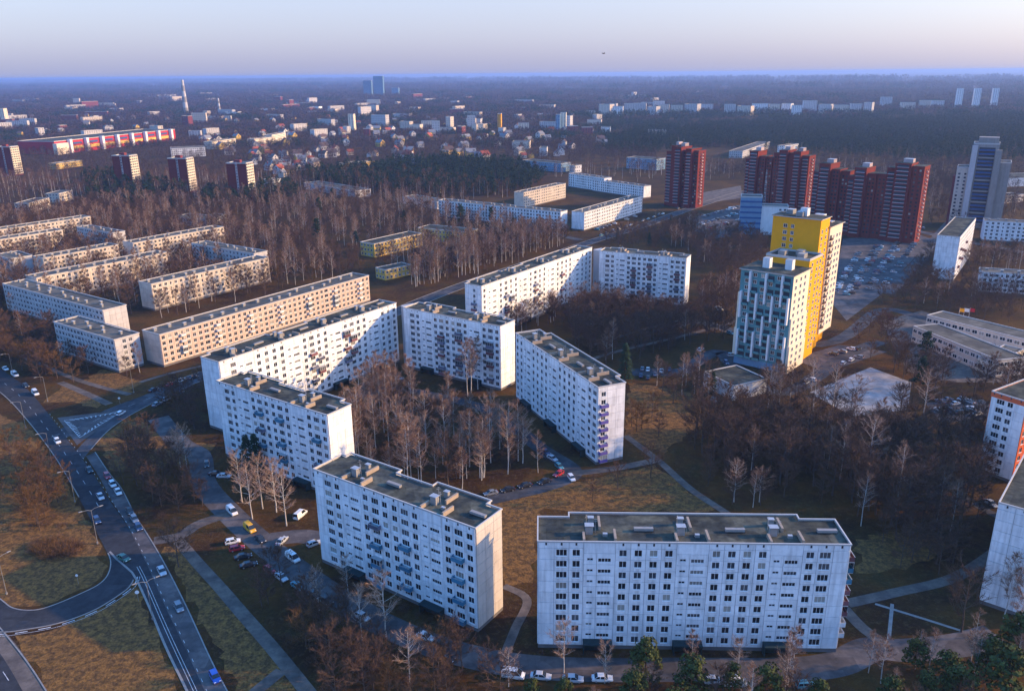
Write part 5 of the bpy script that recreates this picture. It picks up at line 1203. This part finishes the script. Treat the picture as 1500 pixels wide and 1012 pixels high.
def fill(P_, sp, keep, pad=3, rpad=1.5):
    out = []; xs = [p[0] for p in P_]; ys = [p[1] for p in P_]; y = min(ys)
    near = [r for r in RECTS]
    while y < max(ys):
        x = min(xs)
        while x < max(xs):
            a = x + rt.uniform(-.5, .5) * sp; b = y + rt.uniform(-.5, .5) * sp
            if rt.random() < keep and in_poly(a, b, P_):
                u, v = pix(a, b)
                if -80 < u < 1580 and not in_rect(a, b, pad) and not on_road(a, b, rpad): out.append((a, b, rt.uniform(.7, 1.2)))
            x += sp
        y += sp
    return out
W = lambda *p: [g(*q) for q in p]
birchfar, lindfar, pinefar = [], [], []
pinefar += fill(W((420, 262), (520, 250), (640, 238), (760, 245), (800, 262), (775, 285), (640, 290), (560, 285), (470, 275)), 9, .95)
pinefar += fill(W((300, 290), (360, 275), (430, 280), (440, 300), (300, 310)), 9, .85) + fill(W((120, 265), (165, 262), (280, 285), (200, 310), (130, 300)), 9, .85)
pinefar += fill(W((870, 225), (930, 196), (1100, 185), (1560, 172), (1560, 235), (1380, 240), (1100, 222), (1040, 215), (960, 228)), 13, .92)
birchfar += fill(W((0, 300), (440, 290), (640, 300), (760, 290), (600, 262), (300, 262), (0, 265)), 13, .8)
lindfar += fill(W((0, 330), (180, 320), (440, 292), (440, 275), (0, 280)), 13, .6)
lindfar += fill(W((0, 262), (420, 262), (620, 238), (880, 240), (960, 255), (960, 228), (870, 210), (0, 215)), 15, .8)
birchfar += fill(W((780, 258), (900, 245), (975, 250), (1090, 240), (1380, 250), (1380, 270), (1090, 262), (950, 268)), 14, .5)
lindfar += fill(W((1030, 262), (1090, 235), (1500, 245), (1560, 260), (1560, 290), (1360, 280)), 13, .6) + fill(W((1380, 330), (1560, 320), (1560, 345), (1380, 350)), 13, .4)
scatter('birch_stand', 'distant stand of bare pinkish birches beyond the blocks', 'woodland', birchfar, FB)
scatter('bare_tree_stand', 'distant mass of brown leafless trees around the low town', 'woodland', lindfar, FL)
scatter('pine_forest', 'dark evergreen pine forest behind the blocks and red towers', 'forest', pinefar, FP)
cl1, cp1 = [], []
for (v0, v1, sp, sc_) in ((178, 216, 40, 1.0), (150, 178, 60, 1.5), (132, 150, 110, 2.4), (122, 132, 220, 4.2), (117.5, 122, 420, 7)):
    P_ = W((-80, v1), (1580, v1), (1580, v0), (-80, v0)); P_ = [g(-80, v1), g(1580, v1), g(1580, v0), g(-80, v0)]
    for (a, b, s) in fill(P_, sp, .82, 5 if sp < 100 else 0, 0):
        u, v = pix(a, b); ever = (u > 880 and 168 < v < 240 and rt.random() < .85) or rt.random() < .14
        (cp1 if ever else cl1).append((a, b, s * sc_))
scatter('far_woodland', 'endless brown leafless woodland stretching to the hazy horizon', 'woodland', cl1, CL, .62); scatter('far_evergreen_forest', 'far belts of dark evergreen forest below the horizon', 'forest', cp1, CP, .7)
print('TREES', len(WANT), {k: len(v) for k, v in REST.items()}, len(birchfar), len(lindfar), len(pinefar), len(cl1), len(cp1))
# ================================================================ cars, lamps, small things
mat('car_glass', (0.02, 0.025, 0.03), 0.08, spec=0.6); mat('tyre', (0.02, 0.02, 0.02), 0.9); mat('rim', (0.45, 0.45, 0.46), 0.4, metal=0.6)
mat('lamp_clear', (0.8, 0.8, 0.78), 0.2); mat('lamp_red', (0.45, 0.02, 0.02), 0.3); mat('plastic_dark', (0.03, 0.03, 0.03), 0.7)
CCOL = {'white': (.75, .75, .74), 'silver': (.45, .47, .5), 'grey': (.2, .21, .23), 'black': (.018, .018, .022), 'blue': (.02, .08, .42), 'red': (.45, .02, .03), 'teal': (.06, .24, .3), 'yellow': (.8, .4, .01), 'navy': (.03, .05, .12), 'green': (.05, .13, .09)}
for k_, c_ in CCOL.items():
    m_ = mat('paint_' + k_, c_, 0.32, spec=0.5); m_.node_tree.nodes['Principled BSDF'].inputs['Coat Weight'].default_value = 0.6
CT = {'hatch': dict(L=4.1, W=1.76, sec=[(-2.05, .42, .70, .80), (-1.92, .26, .92, .92), (-1.2, .22, .95, 1), (.7, .22, .92, 1), (1.6, .24, .80, .96), (2.0, .30, .66, .86), (2.06, .38, .58, .8)], cab=((-1.95, 1.05), (-1.62, .35), .93, 1.47)),
      'sedan': dict(L=4.55, W=1.78, sec=[(-2.27, .42, .74, .8), (-2.15, .28, .92, .93), (-1.3, .22, .95, 1), (.8, .22, .90, 1), (1.75, .24, .78, .96), (2.2, .30, .66, .86), (2.28, .38, .58, .8)], cab=((-1.65, 1.15), (-1.0, .42), .93, 1.42)),
      'van': dict(L=4.9, W=1.95, sec=[(-2.45, .40, 1.0, .92), (-2.4, .26, 1.1, .98), (-1.2, .22, 1.12, 1), (1.2, .22, 1.10, 1), (2.0, .26, .98, .96), (2.4, .32, .72, .9), (2.46, .4, .6, .86)], cab=((-2.42, 1.75), (-2.3, .95), 1.1, 1.98))}
CARM = {}
def car_meshes(typ, colr):
    if (typ, colr) in CARM: return CARM[(typ, colr)]
    c = CT[typ]; hw = c['W'] / 2; B = MB(); m = 'paint_' + colr; prev = None
    for (x, z0, z1, wf) in c['sec']:
        w_ = hw * wf; zm = (z0 + z1) / 2
        rg = [(x, -w_ * .93, z0), (x, w_ * .93, z0), (x, w_, zm), (x, w_ * .93, z1 - .06), (x, w_ * .8, z1), (x, -w_ * .8, z1), (x, -w_ * .93, z1 - .06), (x, -w_, zm)]
        if prev:
            for j in range(8): B.quad(prev[j], rg[j], rg[(j + 1) % 8], prev[(j + 1) % 8], m)
        else: k = len(B.v); B.v += rg; B.f.append(tuple(range(k, k + 8))); B.m.append(B.mi(m))
        prev = rg
    k = len(B.v); B.v += prev; B.f.append(tuple(range(k + 7, k - 1, -1))); B.m.append(B.mi(m))
    (b0, b1), (t0, t1), zb, zt = c['cab']; w0, w1 = hw * .9, hw * .74
    B.hexa([(t0 - .02, -w1 - .01, zt), (t1 + .02, -w1 - .01, zt), (t1 + .02, w1 + .01, zt), (t0 - .02, w1 + .01, zt), (t0 + .12, -w1 * .86, zt + .07), (t1 - .12, -w1 * .86, zt + .07), (t1 - .12, w1 * .86, zt + .07), (t0 + .12, w1 * .86, zt + .07)], m)
    for f in (0, .42, 1):       # pillars
        xb = b0 + (b1 - b0) * f; xt = t0 + (t1 - t0) * f
        for s in (-1, 1):
            pt = .09 if typ != 'van' or f != .42 else .5
            B.quad((xb - pt, s * (w0 + .012), zb), (xb + pt, s * (w0 + .012), zb), (xt + pt, s * (w1 + .012), zt), (xt - pt, s * (w1 + .012), zt), m)
    if typ == 'van':
        for s in (-1, 1): B.quad((b0, s * (w0 + .015), zb), (b0 + 1.6, s * (w0 + .015), zb), (t0 + 1.6, s * (w1 + .015), zt), (t0, s * (w1 + .015), zt), m)
    Gm = MB(); Gm.hexa([(b0, -w0, zb - .02), (b1, -w0, zb - .02), (b1, w0, zb - .02), (b0, w0, zb - .02), (t0, -w1, zt - .003), (t1, -w1, zt - .003), (t1, w1, zt - .003), (t0, w1, zt - .003)], 'car_glass')
    Wm = MB(); Wm.tube([(0, -.11, 0), (0, .11, 0)], [.32, .32], 'tyre', 12, True); tyre = Wm.mesh('wheel')
    Wm = MB(); Wm.tube([(0, -.115, 0), (0, .125, 0)], [.2, .2], 'rim', 10, True); rim = Wm.mesh('rim')
    xf = c['sec'][-1][0]; xr = c['sec'][0][0]
    Hm = MB(); Hm.box(-.1, -.2, -.07, .02, .2, .07, 'lamp_clear'); Tm = MB(); Tm.box(-.03, -.16, -.1, .08, .16, .1, 'lamp_red')
    CARM[(typ, colr)] = (B.mesh('body'), Gm.mesh('windows_glass'), tyre, rim, Hm.mesh('headlight'), Tm.mesh('taillight'), c, xf, xr)
    return CARM[(typ, colr)]
def heading(x, y):
    best = (1e9, 0.0)
    for pl, hw, bb in ROADS:
        if x < bb[0] - 15 or x > bb[2] + 15 or y < bb[1] - 15 or y > bb[3] + 15: continue
        for i in range(len(pl) - 1):
            d = seg_d(x, y, pl[i], pl[i + 1])
            if d < best[0]: best = (d, math.atan2(pl[i + 1][1] - pl[i][1], pl[i + 1][0] - pl[i][0]))
    return best[1]
rc = random.Random(9)
def car(u, v, typ, colr, label, turn=0, group=None, ang=None, small=False):
    x, y = g(u, v, .5); a = (heading(x, y) if ang is None else R(ang)) + R(turn)
    bd, gl, ty, rm, hl, tl, c, xf, xr = car_meshes(typ, colr)
    if small:
        key = ('small', typ, colr)
        if key not in CACHE: CACHE[key] = join_meshes([bd, gl], 'parked_car')
        o = put('parked_car', CACHE[key], None, (x, y, 0.08), a); return tag(o, label, 'car', group)
    t = thing({'van': 'parked_van'}.get(typ, 'parked_car') if group != 'driving' else 'moving_car', label, 'van' if typ == 'van' else 'car', (x, y, 0.03), a, group)
    put('body', bd, t); put('window_glass', gl, t); hw = c['W'] / 2
    for sx in (c['L'] * .3, -c['L'] * .29):
        for s in (-1, 1): w_ = put('wheel', ty, t, (sx, s * (hw - .1), .33)); put('rim', rm, w_, (0, 0, 0), 0 if s > 0 else math.pi)
    zz = .62 if typ != 'van' else .78
    for s in (-1, 1): put('headlight', hl, t, (xf - .03, s * hw * .62, zz)); put('taillight', tl, t, (xr - .02, s * hw * .66, zz + .16))
    return t
for q in [
    (84, 646, 'hatch', 'white', 'white hatchback driving on the main street by the painted triangle', 0), (131, 688, 'sedan', 'black', 'black car driving on the main street below the triangle', 0), (147, 727, 'sedan', 'silver', 'silver car driving on the main street past the parked white cars', 0),
    (142, 762, 'hatch', 'navy', 'dark blue car beside the double lamp on the main street', 0), (181, 817, 'sedan', 'green', 'dark green car turning where the ramp meets the main street', 20), (177, 605, 'hatch', 'white', 'white car on the slip road by the orange trees', 0)]:
    car(*q[:5], turn=q[5], group=None)
for q in [
    (157, 697, 'hatch', 'red', 'red and dark car first in the strip beside the main street', 0), (165, 709, 'hatch', 'white', 'white hatchback parked behind the red car in the strip', 0), (173, 720, 'sedan', 'white', 'white sedan parked second behind the red car', 0), (190, 748, 'sedan', 'black', 'black sedan heading a trio of dark cars in the strip', 0),
    (197, 760, 'hatch', 'grey', 'grey car in the middle of the dark trio in the strip', 0), (203, 772, 'hatch', 'navy', 'navy car ending the dark trio in the strip', 0), (237, 836, 'sedan', 'silver', 'silver car alone in the strip above the double lamp', 0), (262, 889, 'hatch', 'grey', 'dark grey car in the strip opposite the double lamp', 0), (315, 991, 'hatch', 'blue', 'bright blue hatchback parked in the strip', 0),
    (8, 540, 'sedan', 'white', 'white car at the head of the belt of orange trees', 0), (22, 549, 'van', 'white', 'white van parked by the belt of orange trees', 0), (38, 565, 'hatch', 'black', 'black car between two white vans on the main street', 0), (52, 576, 'van', 'white', 'white van parked last beside the orange tree belt', 0),
    (225, 571, 'sedan', 'black', 'black car parked before the red one on the side street', 0), (249, 563, 'sedan', 'red', 'red car parked on the side street below the pink block', 0), (266, 557, 'sedan', 'white', 'white car parked behind the red one on the side street', 0), (283, 553, 'sedan', 'black', 'dark car parked behind the white one on the side street', 0),
    (262, 576, 'sedan', 'navy', 'navy car parked opposite the red one on the side street', 0), (245, 584, 'hatch', 'silver', 'silver car parked opposite the black one on the side street', 0), (230, 592, 'sedan', 'grey', 'grey car parked lowest on the side street', 0),
    (340, 749, 'van', 'white', 'white minivan parked on the drive above the yellow van', 0), (366, 774, 'van', 'yellow', 'bright yellow van parked on the drive', 0), (381, 789, 'sedan', 'black', 'black car parked behind the yellow van', 0), (413, 792, 'sedan', 'silver', 'silver sedan standing crosswise in the parking bay', 60), (440, 754, 'van', 'white', 'white minivan by the corner of the teal balcony block', 60),
    (429, 817, 'van', 'white', 'white minibus on the drive below the silver sedan', 0), (395, 835, 'hatch', 'red', 'dark red car leading the row across from the minibus', 0), (412, 845, 'sedan', 'silver', 'silver car second in the row across from the minibus', 0), (436, 858, 'sedan', 'teal', 'teal car third in the row across from the minibus', 0), (460, 870, 'sedan', 'black', 'black car fourth in the row across from the minibus', 0), (478, 879, 'hatch', 'black', 'black hatchback fifth in the row across from the minibus', 0),
    (531, 903, 'hatch', 'silver', 'silver hatchback under the pale birches beside the thicket', 0), (460, 796, 'hatch', 'silver', 'silver hatchback tucked against the corner of the teal balcony block', 60), (347, 803, 'hatch', 'red', 'red car nosed in among black cars beside the drive', 70), (341, 793, 'hatch', 'white', 'white car beside the red one nosed in off the drive', 70), (356, 815, 'sedan', 'black', 'black sedan nosed in next to the red car', 70), (364, 827, 'sedan', 'black', 'second black sedan nosed in off the drive', 70),
    (623, 932, 'sedan', 'white', 'white car with dark windows on the drive near the tan end wall', 0), (652, 963, 'sedan', 'black', 'black car on the thicket side of the drive', 0), (752, 988, 'van', 'white', 'white off-roader at the bend in front of the porch block', 0), (792, 990, 'sedan', 'silver', 'silver car behind a small pine by the porch block', 0), (839, 994, 'sedan', 'silver', 'silver sedan under the birch before the porch block', 0), (882, 993, 'sedan', 'white', 'pale sedan parked second before the porch block', 0),
    (1045, 996, 'hatch', 'silver', 'silver hatchback between pines before the porch block', 0), (1076, 999, 'van', 'white', 'white off-roader between two pines before the porch block', 0), (1180, 1003, 'hatch', 'teal', 'teal car half hidden by a low pine', 0),
    (303, 680, 'hatch', 'black', 'black car at the top of the drive near the white birch', 0), (316, 694, 'sedan', 'black', 'black sedan beside the silver estate under the teal balcony block', 60), (328, 697, 'sedan', 'silver', 'silver estate under the block with pink-lit end wall', 60),
    (837, 700, 'hatch', 'white', 'white hatchback leaving the courtyard by the purple balcony block', 60), (818, 694, 'hatch', 'red', 'bright red hatchback in the courtyard row', 0), (819, 683, 'hatch', 'teal', 'teal hatchback behind the bright red one', 0), (809, 671, 'sedan', 'silver', 'silver sedan in the courtyard row behind the teal one', 0), (799, 662, 'sedan', 'navy', 'navy sedan last in the courtyard row', 0),
    (797, 705, 'sedan', 'black', 'black sedan parked by the sunlit courtyard verge', 0), (769, 711, 'sedan', 'black', 'second black sedan on the courtyard verge', 0), (744, 717, 'sedan', 'black', 'third black sedan on the courtyard verge', 0), (719, 722, 'sedan', 'grey', 'grey car last on the courtyard verge', 0),
    (568, 549, 'sedan', 'white', 'white car in the shaded inner corner of the courtyard', 0), (584, 554, 'sedan', 'silver', 'silver car in the shaded inner corner of the courtyard', 0),
    (1026, 512, 'sedan', 'white', 'white car parked alone on the tower drive', 0), (1451, 737, 'sedan', 'silver', 'silver car beside the bluish block', 0), (1053, 453, 'van', 'white', 'white van behind the park trees', 0), (1070, 488, 'hatch', 'teal', 'teal car beside the teal tower front', 0)]:
    car(*q[:5], turn=q[5])
for (u, v, cl) in [(941, 540, 'grey'), (949, 541, 'white'), (969, 543, 'white'), (939, 550, 'navy'), (949, 553, 'black'), (960, 548, 'grey'), (980, 541, 'navy')]: car(u, v, 'sedan', cl, '%s car in the small lot behind the purple balcony block' % cl, 80, 'cars in the small lot')
for (u, v, cl) in [(1221, 518, 'black'), (1234, 515, 'grey'), (1247, 511, 'white'), (1257, 511, 'black'), (1235, 532, 'silver'), (1247, 527, 'white'), (1258, 523, 'grey'), (1188, 556, 'white'), (1181, 560, 'silver'), (1072, 520, 'silver'), (1064, 531, 'navy'), (1031, 576, 'black'), (1046, 586, 'grey')]: car(u, v, 'hatch', cl, '%s car parked around the foot of the stepped tower' % cl, rc.choice((0, 90)), 'cars at the tower foot', small=False)
for (u, v) in [(1378, 588), (1388, 585), (1399, 591), (1410, 584), (1423, 598), (1405, 604), (1390, 600), (1432, 606), (1420, 588), (1376, 600)]:
    cl = rc.choice(['white', 'silver', 'grey', 'navy', 'black']); car(u, v, 'sedan', cl, '%s car in the yard below the orange band block' % cl, 0, 'cars below the orange band block', ang=rc.choice((20, 25, 110)))
def row(p0, p1, n, label, grp, turn=90):
    a, b = g(*p0), g(*p1); an = math.degrees(math.atan2(b[1] - a[1], b[0] - a[0]))
    for i in range(n):
        if rc.random() < .3: continue
        f = (i + rc.uniform(-.12, .12)) / max(1, n - 1); x, y = a[0] + (b[0] - a[0]) * f, a[1] + (b[1] - a[1]) * f; u, v = pix(x, y, .5)
        cl = rc.choice(['white', 'silver', 'grey', 'grey', 'grey', 'black', 'navy', 'red' if rc.random() < .3 else 'grey', 'teal'])
        car(u, v, rc.choice(['hatch', 'sedan', 'sedan', 'hatch', 'van'] if rc.random() < .4 else ['hatch', 'sedan']), cl, label % cl, 0, grp, ang=an + turn + rc.uniform(-3, 3) + rc.choice((0, 180)), small=True)
BL = '%s car in the rows of the big car park'
for p0, p1, n in [((1222, 430), (1258, 372), 20), ((1240, 432), (1284, 362), 24), ((1245, 434), (1290, 362), 24), ((1268, 424), (1316, 354), 24), ((1273, 424), (1321, 356), 20), ((1298, 415), (1343, 352), 16)]: row(p0, p1, n, BL, 'cars in the big car park')
for p0, p1, n in [((1020, 340), (1085, 322), 16), ((1025, 330), (1085, 312), 16), ((1015, 322), (1080, 304), 14)]: row(p0, p1, n, '%s car in the lot beside the blue office', 'cars beside the office')
row((880, 346), (1000, 304), 16, '%s car parked along the wide street', 'cars along the wide street', 0); row((1225, 305), (1350, 335), 14, '%s car below the brick towers', 'cars below the brick towers', 30)
row((860, 342), (930, 318), 12, '%s car in front of the white block by the wide street', 'cars before the far white block', 90)
# ---- street lamps
mat('pole_grey', (0.25, 0.25, 0.25), 0.6, metal=0.4)
def lamp(u, v, label, double=False, a=None, h=10.5, group='street lamps'):
    x, y = g(u, v); an = (heading(x, y) - math.pi / 2) if a is None else a
    key = ('lamp', double)
    if key not in CACHE:
        p = MB(); p.tube([(0, 0, 0), (0, 0, h)], [.09, .05], 'pole_grey', 8, True); p.box(-.2, -.2, 0, .2, .2, .5, 'pole_grey')
        ar = MB(); ar.tube([(0, 0, h - .2), (.9, 0, h + .25), (2.3, 0, h + .35)], [.06, .05, .05], 'pole_grey', 6)
        hd = MB(); hd.hexa([(2.1, -.2, h + .3), (3.1, -.17, h + .34), (3.1, .17, h + .34), (2.1, .2, h + .3), (2.2, -.14, h + .48), (3.0, -.1, h + .46), (3.0, .1, h + .46), (2.2, .14, h + .48)], 'vent_grey')
        CACHE[key] = (p.mesh('pole'), ar.mesh('arm'), hd.mesh('lamp_head'))
    p, ar, hd = CACHE[key]; t = thing('street_lamp', label, 'street lamp', (x, y, 0), an, group)
    put('pole', p, t)
    for r_ in ((0, math.pi) if double else (0,)): q = put('arm', ar, t, (0, 0, 0), r_); put('lamp_head', hd, q)
lamp(143, 796, 'double-armed street lamp beside the ramp mouth', True); lamp(224, 907, 'double-armed street lamp on the lower main street verge', True)
for (u, v, lab) in [(38, 627, 'street lamp on the island kerb opposite the orange belt'), (76, 676, 'street lamp on the island kerb opposite the painted triangle'), (110, 735, 'street lamp on the island kerb by the rust-coloured trees'), (70, 588, 'street lamp at the end of the orange tree belt'), (196, 575, 'street lamp at the side street crossing'), (10, 870, 'street lamp inside the ramp loop'), (20, 552, 'street lamp beside the parked vans')]: lamp(u, v, lab)
for (u, v) in [(880, 350), (920, 337), (960, 325), (1000, 313), (700, 412), (760, 393)]: lamp(u, v, 'street lamp along the wide street')
# ---- flags, bird, road signs, orange band
for i, (u, m_, nm) in enumerate(((1402, 'tower_yellow', 'yellow'), (1409, 'white_wall', 'white'), (1417, 'mall_red', 'red'))):
    x, y = g(u, 476); t = thing('flag', '%s flag on a pole before the rear school wing' % nm, 'flag', (x, y, 0), R(-20)); mb = MB(); mb.tube([(0, 0, 0), (0, 0, 9)], [.07, .05], 'frame_white', 6, True); put('pole', mb, t)
    mb = MB(); mb.hexa([(.06, -.02, 7), (1.0, .12, 6.9), (1.0, .16, 6.9), (.06, .02, 7), (.06, -.02, 8.8), (1.0, .12, 8.7), (1.0, .16, 8.7), (.06, .02, 8.8)], m_); mb.hexa([(1.0, .12, 6.9), (2.2, -.1, 6.8), (2.2, -.06, 6.8), (1.0, .16, 6.9), (1.0, .12, 8.7), (2.2, -.1, 8.6), (2.2, -.06, 8.6), (1.0, .16, 8.7)], m_); put('cloth', mb, t)
d = CAMROT @ Vector(((884 - 750) / FOC, -(79 - 506) / FOC, -1)); d = d * 150
br = MB(); br.tube([(-.3, 0, 0), (0, 0, .04), (.32, 0, 0)], [.02, .09, .03], 'bark_dark', 6)
for s in (-1, 1): br.hexa([(-.1, 0, 0), (.12, 0, 0), (.02, s * .6, .16), (-.08, s * .6, .16), (-.1, 0, .03), (.12, 0, .03), (.02, s * .6, .18), (-.08, s * .6, .18)], 'bark_dark')
tag(put('bird', br, None, (d.x, d.y, d.z + CAMH), R(20)), 'small dark bird gliding in the pale sky', 'bird')
mat('sign_blue', (.02, .14, .6), .5)
for (u, v, lab, r_) in [(203, 880, 'blue round road sign at the tip of the ramp', .45), (176, 592, 'blue square road sign at the side street crossing', .4), (115, 855, 'small road sign on the dry lawn island', .3)]:
    x, y = g(u, v); t = thing('road_sign', lab, 'road sign', (x, y, 0), R(10)); mb = MB(); mb.tube([(0, 0, 0), (0, 0, 2.9)], [.05, .05], 'pole_grey', 6, True); put('pole', mb, t)
    mb = MB(); mb.tube([(0, -.1, 2.6), (0, -.06, 2.6)], [r_, r_], 'sign_blue', 16, True); mb.tube([(0, -.06, 2.6), (0, -.1, 2.6)], [r_ * 1.1, r_ * 1.1], 'frame_white', 16, True); put('sign_plate', mb, t)
# ================================================================ haze
def haze():
    m = bpy.data.materials.new('haze_air'); m.use_nodes = True; n = m.node_tree.nodes; l = m.node_tree.links
    n.remove(n['Principled BSDF']); pv = n.new('ShaderNodeVolumePrincipled')
    pv.inputs['Color'].default_value = (0.36, 0.55, 1.0, 1); pv.inputs['Density'].default_value = HAZE; pv.inputs['Anisotropy'].default_value = 0.2
    l.new(pv.outputs[0], n['Material Output'].inputs['Volume']); MAT['haze_air'] = m
    mb = MB(); mb.box(-44000, -2500, -1, 44000, 59000, 135, 'haze_air'); o = put('haze', mb); tag(o, 'thin blue haze lying over the whole town', 'haze', kind='stuff')
HAZE = 0.00008
haze()
